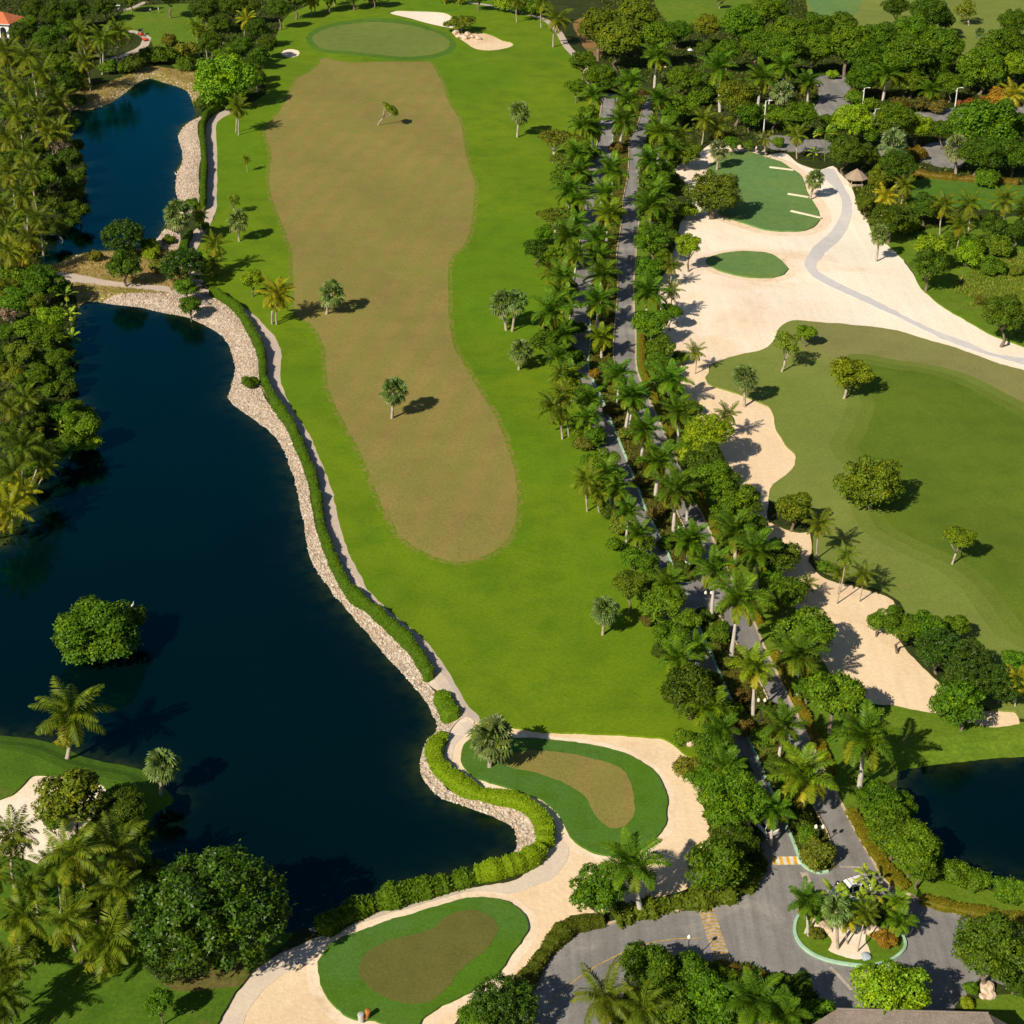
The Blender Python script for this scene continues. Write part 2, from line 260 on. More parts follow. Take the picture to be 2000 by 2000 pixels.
# (object name, material, vertical offset, list of outlines, label)
REG = [
 ('lawn', GRASS, 0, [gpoly(P_("448,222 520,180 500,140 530,90 560,30 600,10 700,-30 960,-30 1000,15 1062,32 1100,80 1150,125 1180,181 1172,225 1165,285 1145,336 1140,367 1135,445 1124,526 1115,600 1111,655 1117,707 1135,759 1153,823 1172,883 1197,945 1222,1000 1250,1070 1275,1136 1303,1197 1350,1311 1392,1415 1400,1465 1380,1500 1360,1500 1355,1484 1334,1468 1321,1455 1298,1443 1259,1437 1155,1430 1052,1423 1000,1417 979,1411 937,1406 914,1378 893,1342 862,1292 826,1246 782,1210 725,1158 691,1101 676,1065 666,1034 658,1000 645,945 624,896 603,847 575,805 552,759 548,733 549,691 541,666 523,642 500,619 487,609 455,585 427,567 405,555 385,530 380,500 391,474 410,440 420,425 424,400 424,362 424,298 422,248 430,233"))], 'bright green mown lawn of the long golf hole between lake and boulevard'),
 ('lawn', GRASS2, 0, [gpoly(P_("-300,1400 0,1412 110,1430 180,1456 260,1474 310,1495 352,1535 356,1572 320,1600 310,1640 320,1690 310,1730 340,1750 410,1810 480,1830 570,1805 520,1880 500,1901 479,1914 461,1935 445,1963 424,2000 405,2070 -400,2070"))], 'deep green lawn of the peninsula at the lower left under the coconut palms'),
 ('lawn', SEGR, 0, [gpoly(KR[6:] + P_("2400,1770 1990,1755 1900,1728 1840,1705 1790,1665 1750,1580 1735,1525 1760,1504 1800,1496 1875,1488 2000,1477 2400,1475 2400,1395 1993,1411 1979,1417 1927,1419 1834,1396 1798,1391 1746,1380 1700,1378 1640,1330 1600,1280 1540,1170 1460,1040 1400,930 1370,830 1320,730 1295,640 1285,520 1262,440 1262,350"))], 'green verge right of the boulevard running down to the lower right pond'),
 ('lawn', SEGR, 0, [gpoly(P_("1893,1958 1940,1943 2400,1935 2400,2080 1870,2080"))], 'small sunny lawn beside the grey roof in the lower right corner'),
 ('lawn', SEGR, 0, [gpoly(P_("1764,505 1787,536 1798,557 1836,593 1883,622 1940,653 2000,676 2400,700 2400,420 1900,430 1780,455 1700,440 1715,470 1745,495"))], 'green rough with shrubs right of the large sand waste'),
 ('lawn', SEGR, 0, [gpoly(P_("1280,-60 1500,-60 1520,20 1440,38 1380,45 1300,42"))], 'bright grass clearing at the top behind the woods'),
 ('lawn', OLIVE, 0, [gpoly(P_("1560,-60 2400,-60 2400,60 1960,70 1900,105 1870,100 1840,60 1700,52 1640,40 1580,30"))], 'olive fairway at the top right beyond the trees'),
 ('lawn', GBLUE, 0, [gpoly(P_("1570,-60 1690,-60 1680,10 1660,30 1610,32 1580,10"))], 'bluish green turf at the top edge beyond the trees'),
 ('lawn', SEGR, 0, [gpoly(P_("225,45 245,25 290,12 385,8 395,40 383,66 392,100 378,135 345,135 320,110 300,90 290,72 265,62 235,58"))], 'sunlit tee lawn at the top left where golf carts stand'),
 ('soil', SOIL, 0, [gpoly(P_("1120,40 1165,30 1180,70 1172,112 1145,98 1128,70"))], 'bare reddish soil beside the cart path at the top'),
 ('soil', LITTER, 0, [gpoly(P_("300,1885 400,1875 480,1880 490,1905 460,1925 380,1935 320,1925"))], 'leaf litter under the huge dark tree at the lower left'),
 ('dry_grass', DRY, 0, [gpoly(P_("98,519 122,510 147,497 205,490 259,487 300,478 345,470 385,500 392,545 345,578 345,603 318,611 272,600 228,596 197,591 166,591 155,600 145,570 110,548 80,535 78,515")), gpoly(P_("115,205 140,180 185,168 235,152 275,135 300,130 340,135 385,140 395,165 385,190 375,197 362,176 323,162 292,153 282,155 264,166 241,184 215,202 186,212 160,216 140,215"))], 'dry orange and olive grass on the banks of the upper pond'),
 ('bank', BANKM, 0, [gpoly(P_("396,225 388,238 386,259 392,285 392,310 388,336 389,388 383,404 360,425 347,400 343,367 344,334 350,320 357,303 352,282 347,261 357,243 380,228")),
    gpoly(P_("349,461 352,480 344,492 310,482 300,470 321,440 335,450")),
    gpoly(P_("200,580 260,572 334,572 345,560 375,545 400,566 440,591 474,624 499,668 505,681 505,720 510,754 523,787 552,821 572,862 588,901 601,940 611,1000 616,1026 629,1065 650,1111 676,1155 720,1192 754,1225 785,1256 811,1290 831,1316 842,1335 858,1362 873,1393 886,1406 878,1430 860,1450 843,1480 850,1505 866,1521 893,1541 953,1557 992,1567 1013,1572 1034,1585 1049,1604 1057,1629 1047,1655 1021,1672 990,1690 930,1705 878,1725 790,1750 735,1765 668,1790 640,1805 600,1800 640,1740 700,1700 600,1600 400,1200 300,700 190,600"))], 'stony rip rap bank between the water and the clipped hedge'),
 ('path', PATHM, 0, [gpoly(P_("98,532 135,533 207,547 272,555 331,560 334,571 272,564 181,555 111,545"))], 'pale sandy track across the isthmus between both lakes'),
 ('path', PATHM, -.03, [gpoly(P_("448,213 432,214 414,228 402,243 402,300 402,380 400,430 380,450 358,480 352,500 365,530 385,552 398,550 380,520 378,495 391,474 402,455 414,432 423,409 424,362 424,298 422,248 430,233 450,222"))], 'pale cart path beside the upper pond hedge'),
 ('path', PATHM, -.03, [gpoly(PATH2R + PATH2L)], 'long pale cart path between the lake hedge and the lawn'),
 ('path', PATHM, -.03, [wstrip(P_("915,6 960,11 1000,20 1040,29 1068,38 1090,62 1105,88 1122,107 1140,127 1152,165"), 2.2), wstrip(P_("205,120 235,112 262,100 282,86 287,74 270,64 250,60"), 2.6), wstrip(P_("236,24 262,16 285,4"), 2.2)], 'narrow cart path near the far end of the hole'),
 ('sand', SAND, -.28, [gpoly(P_("937,1406 979,1411 1000,1417 1052,1423 1155,1430 1259,1437 1298,1443 1321,1455 1334,1468 1355,1484 1365,1510 1370,1540 1385,1600 1395,1640 1400,1690 1373,1725 1357,1725 1336,1738 1305,1748 1280,1756 1225,1772 1181,1782 1116,1787 1104,1798 1085,1821 1060,1849 1039,1883 1016,1906 1000,1925 914,1975 880,2015 870,2070 400,2070 424,2000 445,1963 461,1935 479,1914 500,1891 539,1862 578,1842 616,1821 655,1805 733,1774 811,1748 914,1730 1000,1717 1039,1702 1070,1681 1091,1660 1078,1645 1083,1609 1072,1585 1052,1562 1010,1548 940,1534 893,1520 875,1505 862,1480 860,1455 878,1432 905,1420"))], 'cream sand surrounding the two greens at the bottom'),
 ('path', PATHB, -.25, [gpoly(P_("868,1440 884,1412 905,1400 925,1408 915,1440 900,1455 893,1475 900,1500 930,1518 985,1536 1052,1557 1078,1575 1098,1598 1112,1640 1105,1680 1078,1712 1039,1728 1000,1742 888,1755 811,1780 720,1812 660,1838 575,1885 534,1914 500,1948 470,2000 455,2070 400,2070 424,2000 445,1963 461,1935 479,1914 500,1891 539,1862 578,1842 616,1821 655,1805 733,1774 811,1748 914,1730 1000,1717 1035,1690 1055,1660 1075,1620 1060,1590 1040,1570 1000,1556 940,1542 893,1525 870,1505 858,1480"))], 'pale cart path curving along the hedge to the bottom edge'),
 ('sand', WARM, -.27, [fringe(P_("899,1474 904,1455 919,1440 940,1424 965,1428 1000,1437 1052,1440 1129,1448 1181,1458 1230,1474 1272,1501 1292,1528 1303,1562 1300,1598 1290,1624 1274,1642 1254,1655 1220,1666 1176,1667 1145,1655 1124,1642 1109,1624 1098,1598 1078,1575 1052,1557 1010,1543 955,1527 925,1512 905,1492"), 1.0)], 'thin warm sand rim round the kidney shaped green'),
 ('grass_collar', GDEEP, 0, [gpoly(P_("899,1474 904,1455 919,1440 940,1424 965,1428 1000,1437 1052,1440 1129,1448 1181,1458 1230,1474 1272,1501 1292,1528 1303,1562 1300,1598 1290,1624 1274,1642 1254,1655 1220,1666 1176,1667 1145,1655 1124,1642 1109,1624 1098,1598 1078,1575 1052,1557 1010,1543 955,1527 925,1512 905,1492"))], 'darker green apron of the kidney shaped green beside the sand'),
 ('putting_green', TAN, .02, [gpoly(P_("985,1492 1000,1476 1022,1466 1052,1463 1104,1468 1155,1480 1194,1492 1217,1505 1230,1526 1238,1557 1238,1585 1230,1604 1212,1614 1197,1616 1176,1604 1160,1585 1145,1560 1124,1541 1091,1523 1039,1507 1005,1500"))], 'tan kidney shaped putting green on the dark apron'),
 ('sand', WARM, -.27, [fringe(P_("624,1870 655,1836 720,1811 811,1782 888,1759 932,1752 979,1757 1000,1767 1018,1782 1034,1805 1026,1826 1000,1860 966,1904 919,1935 862,1963 836,1979 821,2000 815,2030 795,2040 772,2010 733,1992 702,1990 676,1981 645,1955 629,1927 622,1893"), 1.1)], 'thin warm sand rim round the bean shaped green'),
 ('grass_collar', GDEEP, 0, [gpoly(P_("624,1870 655,1836 720,1811 811,1782 888,1759 932,1752 979,1757 1000,1767 1018,1782 1034,1805 1026,1826 1000,1860 966,1904 919,1935 862,1963 836,1979 821,2000 815,2030 795,2040 772,2010 733,1992 702,1990 676,1981 645,1955 629,1927 622,1893"))], 'green apron of the bean shaped green at the bottom'),
 ('putting_green', TBROWN, .02, [gpoly(P_("702,1883 720,1857 759,1836 831,1818 862,1798 888,1782 919,1778 953,1787 974,1811 966,1836 940,1862 901,1893 875,1927 849,1950 811,1961 772,1955 733,1937 707,1911"))], 'olive brown bean shaped putting green at the bottom'),
 ('fringe', FRINGE, .005, [fringe(P_("632,111 681,121 746,121 823,121 836,120 847,132 862,160 873,191 883,212 898,235 906,272 911,310 924,347 927,367 923,414 914,461 904,484 888,497 880,507 875,519 874,539 875,578 878,629 886,676 909,720 935,764 963,811 984,857 999,901 1008,945 1010,1000 999,1039 984,1062 953,1083 914,1096 875,1096 836,1083 798,1062 774,1036 759,1005 746,987 728,940 707,893 681,842 658,795 642,759 638,720 635,681 624,655 609,635 578,614 575,578 572,539 572,500 567,479 557,450 541,414 531,383 526,349 531,305 526,285 518,259 523,246 547,217 565,186 580,155 604,140 622,124"), .9)], 'patchy fade between tan fairway and green lawn'),
 ('fairway', TAN, .01, [gpoly(P_("632,111 681,121 746,121 823,121 836,120 847,132 862,160 873,191 883,212 898,235 906,272 911,310 924,347 927,367 923,414 914,461 904,484 888,497 880,507 875,519 874,539 875,578 878,629 886,676 909,720 935,764 963,811 984,857 999,901 1008,945 1010,1000 999,1039 984,1062 953,1083 914,1096 875,1096 836,1083 798,1062 774,1036 759,1005 746,987 728,940 707,893 681,842 658,795 642,759 638,720 635,681 624,655 609,635 578,614 575,578 572,539 572,500 567,479 557,450 541,414 531,383 526,349 531,305 526,285 518,259 523,246 547,217 565,186 580,155 604,140 622,124"))], 'long tan dormant fairway running up the middle of the hole'),
 ('grass_collar', COLLAR, .01, [gpoly([(745+(x-745)*1.09, 78+(y-78)*1.24) for x, y in P_("609,75 629,60 668,49 720,45 772,48 823,56 862,70 879,85 870,98 836,106 785,109 733,104 681,100 635,96 614,85")])], 'darker ring round the far oval green'),
 ('putting_green', TGREEN, .03, [gpoly(P_("609,75 629,60 668,49 720,45 772,48 823,56 862,70 879,85 870,98 836,106 785,109 733,104 681,100 635,96 614,85"))], 'large oval putting green at the far end of the hole'),
 ('bunker', SANDW, -.25, [gpoly(P_("759,26 772,21 811,21 857,23 880,30 893,49 883,54 836,47 798,38 767,30"))], 'long white sand bunker behind the far green'),
 ('bunker', SAND, -.25, [gpoly(P_("883,65 914,62 945,62 966,70 981,78 998,81 1004,86 999,90 981,96 955,100 930,97 914,88 899,78"))], 'sand bunker with rocks under the flat topped tree'),
 ('bunker', SANDW, -.2, [gpoly([(567+19*math.cos(a), 102+8*math.sin(a)) for a in [k*math.pi/5 for k in range(10)]])], 'tiny oval bunker left of the far green'),
 ('bunker', SANDW, -.2, [gpoly(P_("-260,1590 0,1560 21,1552 41,1534 60,1517 83,1513 155,1516 181,1523 202,1534 207,1541 190,1570 170,1610 116,1655 78,1686 52,1681 15,1671 -260,1660"))], 'pale bunker under the coconut palms of the lower left lawn'),
 ('fairway', OLIVE, 0, [gpoly(P_("2400,745 2000,724 1953,710 1875,679 1811,660 1746,642 1655,633 1604,631 1557,628 1539,632 1521,645 1500,675 1440,692 1404,704 1383,715 1379,746 1401,754 1440,767 1474,780 1500,792 1510,808 1516,836 1534,865 1552,883 1552,906 1534,927 1510,943 1503,955 1502,974 1540,1000 1590,1010 1588,1060 1590,1095 1604,1115 1640,1132 1666,1138 1707,1150 1745,1168 1765,1190 1770,1230 1830,1300 1900,1370 1960,1400 2400,1390"))], 'olive green turf around the right hand fairway'),
 ('rough', BLC, .003, [fringe(P_("2400,745 2000,724 1953,710 1875,679 1811,660 1746,642 1655,633 1604,631 1590,650 1610,690 1681,712 1733,720 1798,728 1849,741 1888,759 1927,780 2000,818 2400,860"), 3.0)], 'soft blend below the tan olive rough'),
 ('rough', OLTAN, .005, [gpoly(P_("2400,745 2000,724 1953,710 1875,679 1811,660 1746,642 1655,633 1604,631 1590,650 1610,690 1681,712 1733,720 1798,728 1849,741 1888,759 1927,780 2000,818 2400,860"))], 'tan olive rough along the lower edge of the sand waste'),
 ('fairway', BLA, .006, [fringe(P_("1681,712 1733,720 1798,728 1849,741 1888,759 1927,780 2000,818 2400,860 2400,1300 2000,1228 1950,1160 1880,1100 1800,1060 1735,1020 1715,960 1712,914 1686,888 1676,867 1692,842 1704,811 1707,785 1690,750"), 4.5)], 'outer soft blend of the right hand fairway'),
 ('fairway', BLB, .008, [fringe(P_("1681,712 1733,720 1798,728 1849,741 1888,759 1927,780 2000,818 2400,860 2400,1300 2000,1228 1950,1160 1880,1100 1800,1060 1735,1020 1715,960 1712,914 1686,888 1676,867 1692,842 1704,811 1707,785 1690,750"), 2.2)], 'inner soft blend of the right hand fairway'),
 ('fairway', MIDG, .01, [gpoly(P_("1681,712 1733,720 1798,728 1849,741 1888,759 1927,780 2000,818 2400,860 2400,1300 2000,1228 1950,1160 1880,1100 1800,1060 1735,1020 1715,960 1712,914 1686,888 1676,867 1692,842 1704,811 1707,785 1690,750"))], 'deeper green mown fairway at the right edge'),
 ('sand', SANDW, -.28, [gpoly(P_("1318,325 1370,292 1393,280 1424,281 1466,287 1500,298 1534,295 1552,311 1575,323 1601,329 1627,321 1640,334 1655,349 1666,367 1676,404 1694,427 1704,453 1733,474 1759,499 1764,505 1787,536 1798,557 1836,593 1883,622 1940,653 2000,676 2400,700 2400,760 2000,724 1953,710 1875,679 1811,660 1746,642 1655,633 1604,631 1557,628 1539,632 1521,645 1500,678 1440,692 1404,704 1383,715 1378,735 1383,748 1401,754 1440,767 1474,780 1500,792 1510,808 1516,836 1534,865 1552,883 1552,906 1534,927 1510,943 1503,955 1502,974 1500,1010 1530,1028 1560,1035 1583,1037 1585,1078 1580,1093 1604,1122 1635,1137 1666,1142 1707,1155 1738,1166 1748,1179 1746,1199 1752,1240 1780,1280 1830,1330 1890,1380 1960,1388 1985,1392 1993,1411 1979,1417 1927,1419 1834,1396 1798,1391 1746,1380 1690,1370 1620,1310 1590,1260 1560,1200 1520,1130 1490,1090 1460,1040 1430,990 1400,930 1380,880 1370,830 1340,780 1320,730 1300,680 1290,620 1285,560 1303,520 1320,470 1330,430 1350,405 1345,370 1325,345"))], 'broad cream sand waste right of the boulevard'),
 ('sand', SAND, -.27, [gpoly(P_("1290,668 1330,672 1383,715 1378,735 1383,748 1401,754 1440,767 1474,780 1500,792 1510,808 1516,836 1534,865 1552,883 1552,906 1534,927 1510,943 1503,955 1502,974 1500,1010 1530,1028 1560,1035 1583,1037 1585,1078 1580,1093 1604,1122 1635,1137 1666,1142 1707,1155 1738,1166 1748,1179 1746,1199 1752,1240 1780,1280 1830,1330 1890,1380 1960,1388 1985,1392 1993,1411 1979,1417 1927,1419 1834,1396 1798,1391 1746,1380 1690,1370 1620,1310 1590,1260 1560,1200 1520,1130 1490,1090 1460,1040 1430,990 1400,930 1380,880 1370,830 1340,780 1320,730"))], 'warmer cream sand strip between boulevard trees and right fairway'),
 ('path', PATHE, -.24, [gpoly(P_("1603,331 1612,348 1632,366 1643,385 1645,400 1640,420 1625,445 1600,470 1585,486 1576,503 1570,515 1577,530 1604,549 1681,583 1759,619 1836,655 1914,684 2000,712 2400,740 2400,722 2000,697 1888,663 1798,629 1707,582 1629,547 1600,531 1594,518 1602,506 1612,492 1640,463 1658,435 1664,404 1660,383 1645,355 1628,328"))], 'bluish grey cart path winding across the sand waste'),
 ('sand', WARM, -.27, [fringe(P_("1424,298 1466,298 1500,308 1526,316 1547,331 1565,344 1575,370 1591,396 1601,417 1596,435 1578,445 1552,450 1500,449 1466,440 1414,422 1400,405 1400,370 1378,345 1385,325 1404,305"), 2.6)], 'warm drifted sand round the bluish tee turf'),
 ('tee_turf', GBLUE, .05, [gpoly(P_("1424,298 1466,298 1500,308 1526,316 1547,331 1565,344 1575,370 1591,396 1601,417 1596,435 1578,445 1552,450 1500,449 1466,440 1414,422 1400,405 1400,370 1378,345 1385,325 1404,305"))], 'bluish green tee turf with three pale boards beside the sand'),
 ('sand', WARM, -.27, [fringe(P_("1391,499 1414,492 1453,489 1499,494 1520,505 1534,518 1539,526 1531,536 1500,543 1453,541 1419,534 1393,523 1378,508"), 2.0)], 'warm drifted sand round the small oval green'),
 ('tee_turf', GBLUE, .05, [gpoly(P_("1391,499 1414,492 1453,489 1499,494 1520,505 1534,518 1539,526 1531,536 1500,543 1453,541 1419,534 1393,523 1378,508"))], 'small oval green on the sand waste'),
 ('tee_turf', COLLAR, .05, [gpoly(P_("1775,367 1805,349 1875,355 2000,363 2400,372 2400,412 1950,412 1860,405 1790,400"))], 'far right green turf behind the row of palms'),
 ('road', ASPH, -.12, [gpoly(KLleft[:-1] + KR[:-9][::-1]), gpoly(PLAZA), gpoly(P_("1590,150 1650,150 1662,180 1660,205 1760,222 1880,208 2400,203 2400,222 1900,232 1790,240 1640,240 1590,215 1600,190")), gpoly(P_("1480,262 1560,268 1660,278 1760,290 1850,272 1885,290 1875,329 1830,325 1760,310 1640,300 1500,290"))], 'grey asphalt boulevard, roundabout and access roads'),
 ('median', MEDI, 0, [gpoly(M1L+M1R)], 'upper planted median strip between the two carriageways'),
 ('median', MEDI, 0, [gpoly(M2L+M2R)], 'lower planted median strip ending at the roundabout'),
 ('island_lawn', SEGR, 0, [gpoly(ISL)], 'planted lawn of the oval roundabout island'),
 ('island_sand', SANDW, .02, [gpoly(P_("1610,1815 1632,1806 1660,1806 1690,1815 1690,1838 1698,1852 1700,1870 1675,1874 1640,1866 1617,1856 1625,1838 1618,1825"))], 'white sand patch on the roundabout island'),
]
WATERS = [('water', gpoly(L1, WZ), 'dark blue upper pond at the left'), ('water', gpoly(L2, WZ), 'large dark teal lake at the left'), ('water', gpoly(L3, WZ), 'small dark pond at the lower right')]

def seg_dist(Q, polys):
    """distance of points Q (n,2) to the outlines"""
    D = np.full(len(Q), 1e9)
    for poly in polys:
        A = np.array(poly); B = np.roll(A, -1, 0)
        for s in range(0, len(Q), 4000):
            q = Q[s:s+4000]
            d = B-A; L = (d**2).sum(1)+1e-12
            t = np.clip(((q[:,None,:]-A[None])*d[None]).sum(2)/L[None], 0, 1)
            c = A[None]+t[...,None]*d[None]
            D[s:s+4000] = np.minimum(D[s:s+4000], np.sqrt(((q[:,None,:]-c)**2).sum(2)).min(1))
    return D
def inside(Q, poly):
    A = np.array(poly); x, y = Q[:,0], Q[:,1]; r = np.zeros(len(Q), bool)
    lo, hi = A.min(0), A.max(0)
    ix = np.where((x>=lo[0])&(x<=hi[0])&(y>=lo[1])&(y<=hi[1]))[0]
    if len(ix) == 0: return r
    xs, ys = x[ix], y[ix]; rr = np.zeros(len(ix), bool)
    B = np.roll(A, -1, 0)
    for (x1,y1),(x2,y2) in zip(A, B):
        if y1 == y2: continue
        c = ((y1>ys)!=(y2>ys)) & (xs < (x2-x1)*(ys-y1)/(y2-y1)+x1)
        rr ^= c
    r[ix] = rr; return r
WP = [w[1] for w in WATERS]
ROADP = [r for r in REG if r[0] == 'road'][0][3]
def hgt_arr(Q):
    Q = np.asarray(Q, float)
    dw = seg_dist(Q, WP); inw = np.zeros(len(Q), bool)
    for w in WP: inw |= inside(Q, w)
    s = np.clip(dw/3.6, 0, 1); s = s*s*(3-2*s)
    h = WZ*(1-s)
    dr = seg_dist(Q, ROADP[:2]); inr = np.zeros(len(Q), bool)
    for w in ROADP: inr |= inside(Q, w)
    m = np.clip((np.minimum(dw, np.where(inr, 0, dr))-3)/14, 0, 1)
    x, y = Q[:,0], Q[:,1]
    u = .5*np.sin(x*.071+1.3+.9*np.sin(y*.031))*np.cos(y*.052+.4)+.32*np.sin(x*.17+y*.11)+.2*np.sin(y*.21-x*.05+2)
    h = h + m*u*.55
    h[inw & (dw > .05)] = WZ
    return h
def hgt(x, y): return float(hgt_arr(np.array([[x, y]]))[0])

def build_ground():
    pts, edges = [], []
    def add(poly):
        b = len(pts); n = len(poly)
        pts.extend(poly); edges.extend([(b+i, b+(i+1)%n) for i in range(n)])
    for r in REG:
        for p in r[3]: add(p)
    for w in WATERS: add(w[1])
    # open ground grid in metres, finer near the camera
    y = 96.0
    while y < 700:
        st = 3.0 + (y-96)*.006; x = -.36*y-30
        while x < .36*y+30:
            pts.append((x+random.uniform(-.8,.8), y+random.uniform(-.8,.8))); x += st
        y += st
    # ring of points just off the shores so banks have a slope
    for w in WATERS:
        P = [Vector(p) for p in w[1]]
        n = len(P)
        for i in range(0, n):
            d = (P[(i+1)%n]-P[i-1]); 
            if d.length < 1e-6: continue
            d.normalize()
            for off in (1.2, 2.4, 3.7): 
                for s in (1, -1):
                    q = P[i]+Vector((-d.y, d.x))*off*s; pts.append((q.x, q.y))
    for c in ((-2500,-1500),(2500,-1500),(2500,4500),(-2500,4500),(-260,60),(260,60),(-320,760),(320,760)): pts.append(c)
    vo, eo, fo, *_ = delaunay_2d_cdt([Vector(p) for p in pts], edges, [], 0, 1e-4)
    V = np.array([(v[0], v[1]) for v in vo]); F = np.array([f for f in fo if len(f) == 3], dtype=np.int64)
    a = V[F[:,1]]-V[F[:,0]]; b = V[F[:,2]]-V[F[:,0]]
    cr_ = a[:,0]*b[:,1]-a[:,1]*b[:,0]
    F[cr_ < 0] = F[cr_ < 0][:, ::-1]
    Cn = V[F].mean(1)
    reg = np.full(len(F), -1)
    for i, r in enumerate(REG):
        for p in r[3]: reg[inside(Cn, p)] = i
    for j, w in enumerate(WATERS): reg[inside(Cn, w[1])] = 1000+j
    H = hgt_arr(V)
    # vertices touching water lie exactly at water level
    wv = np.unique(F[reg >= 1000]); H[wv] = WZ
    offs = {-1: 0.0}; offs.update({i: r[2] for i, r in enumerate(REG)}); offs.update({1000+j: -10 for j in range(3)})
    emap = {}
    for fi, f in enumerate(F):
        for k in range(3):
            emap.setdefault((min(f[k], f[(k+1)%3]), max(f[k], f[(k+1)%3])), []).append((fi, f[k], f[(k+1)%3]))
    skirts = {}
    for e, l in emap.items():
        if len(l) != 2: continue
        (f1, a1, b1), (f2, a2, b2) = l
        r1, r2 = reg[f1], reg[f2]
        if r1 == r2 or r1 >= 1000 or r2 >= 1000: continue
        o1, o2 = offs[r1], offs[r2]
        if abs(o1-o2) < 1e-4: continue
        if o1 > o2: skirts.setdefault(r1, []).append((a1, b1, o2))
        else: skirts.setdefault(r2, []).append((a2, b2, o1))
    tris = {}
    for rid in np.unique(reg):
        Fr = F[reg == rid]; used = np.unique(Fr); mp = -np.ones(len(V), int); mp[used] = np.arange(len(used))
        o = 0 if rid >= 1000 else offs[rid]
        z = np.full(len(used), WZ) if rid >= 1000 else H[used] + o*np.clip((H[used]-WZ)/.5, 0, 1)
        VV = np.column_stack([V[used], z])
        faces = [tuple(mp[f]) for f in Fr]; VL = [tuple(v) for v in VV]
        tris[rid] = VV[mp[Fr]]
        for a_, b_, lo in skirts.get(rid, []):
            ia, ib = mp[a_], mp[b_]; n0 = len(VL)
            VL.append((V[a_][0], V[a_][1], H[a_]+lo-.02)); VL.append((V[b_][0], V[b_][1], H[b_]+lo-.02))
            faces.append((int(ia), n0, n0+1, int(ib)))
        if rid >= 1000: name, mat, lab, cat = 'water', WATER, WATERS[rid-1000][2], 'water'
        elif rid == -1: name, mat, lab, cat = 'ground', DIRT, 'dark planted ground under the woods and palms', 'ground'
        else: name, mat, lab, cat = REG[rid][0], REG[rid][1], REG[rid][4], REG[rid][0].replace('_', ' ')
        me = mesh_np(name, VL, faces, mat)
        if rid >= 1000:
            dd = seg_dist(V[used], [WATERS[rid-1000][1]]); a_t = me.attributes.new('shallow', 'FLOAT', 'POINT'); vals = np.zeros(len(VL), dtype=np.float32); vals[:len(used)] = np.exp(-dd/1.3)*.9; a_t.data.foreach_set('value', vals)
        o_ = obj(name, me); tag(o_, lab, cat, kind='structure')
    return tris
def water_mat():
    m, t, out = nt('lake_water')
    g = t.nodes.new('ShaderNodeNewGeometry'); P = g.outputs['Position']
    d = t.nodes.new('ShaderNodeBsdfDiffuse')
    col = mixc(t, ramp(t, noi(t, P, .02, 3), .3, .7), (.0001,.0068,.0072), (.0001,.0050,.0058))
    at = t.nodes.new('ShaderNodeAttribute'); at.attribute_name = 'shallow'
    sm = t.nodes.new('ShaderNodeMath'); sm.operation = 'MULTIPLY'; t.links.new(at.outputs['Fac'], sm.inputs[0]); t.links.new(ramp(t, noi(t, P, .5, 4, .6), .2, .8), sm.inputs[1])
    col = mixc(t, sm.outputs[0], col, (.030,.042,.008))
    t.links.new(col, d.inputs['Color'])
    gl = t.nodes.new('ShaderNodeBsdfGlossy'); gl.inputs['Color'].default_value = (.03,.70,.95,1); mr = t.nodes.new('ShaderNodeMapRange'); t.links.new(noi(t, P, .05, 3, .6), mr.inputs[0]); sin_(mr, 'From Min', .35); sin_(mr, 'From Max', .65); sin_(mr, 'To Min', .03); sin_(mr, 'To Max', .16); t.links.new(mr.outputs[0], gl.inputs['Roughness'])
    bp = t.nodes.new('ShaderNodeBump'); sin_(bp, 'Strength', .12); sin_(bp, 'Distance', .12)
    t.links.new(noi(t, P, 1.1, 4, .6), bp.inputs['Height']); t.links.new(bp.outputs[0], gl.inputs['Normal'])
    fr = t.nodes.new('ShaderNodeFresnel'); sin_(fr, 'IOR', 1.42); t.links.new(bp.outputs[0], fr.inputs['Normal'])
    mx = t.nodes.new('ShaderNodeMixShader'); t.links.new(fr.outputs[0], mx.inputs[0]); t.links.new(d.outputs[0], mx.inputs[1]); t.links.new(gl.outputs[0], mx.inputs[2])
    t.links.new(mx.outputs[0], out.inputs[0]); return m
WATER = water_mat()
TRIS = build_ground()

def sample_tris(T, n, rng=RNG):
    a = T[:,1]-T[:,0]; b = T[:,2]-T[:,0]
    A = np.linalg.norm(np.cross(a, b), axis=1); A = A/A.sum()
    i = rng.choice(len(T), n, p=A); u = rng.random((n,1)); v = rng.random((n,1)); s = (u+v) > 1; u = np.where(s, 1-u, u); v = np.where(s, 1-v, v)
    return T[i,0]+a[i]*u+b[i]*v
def tri_area(T): return (np.linalg.norm(np.cross(T[:,1]-T[:,0], T[:,2]-T[:,0]), axis=1)/2).sum()
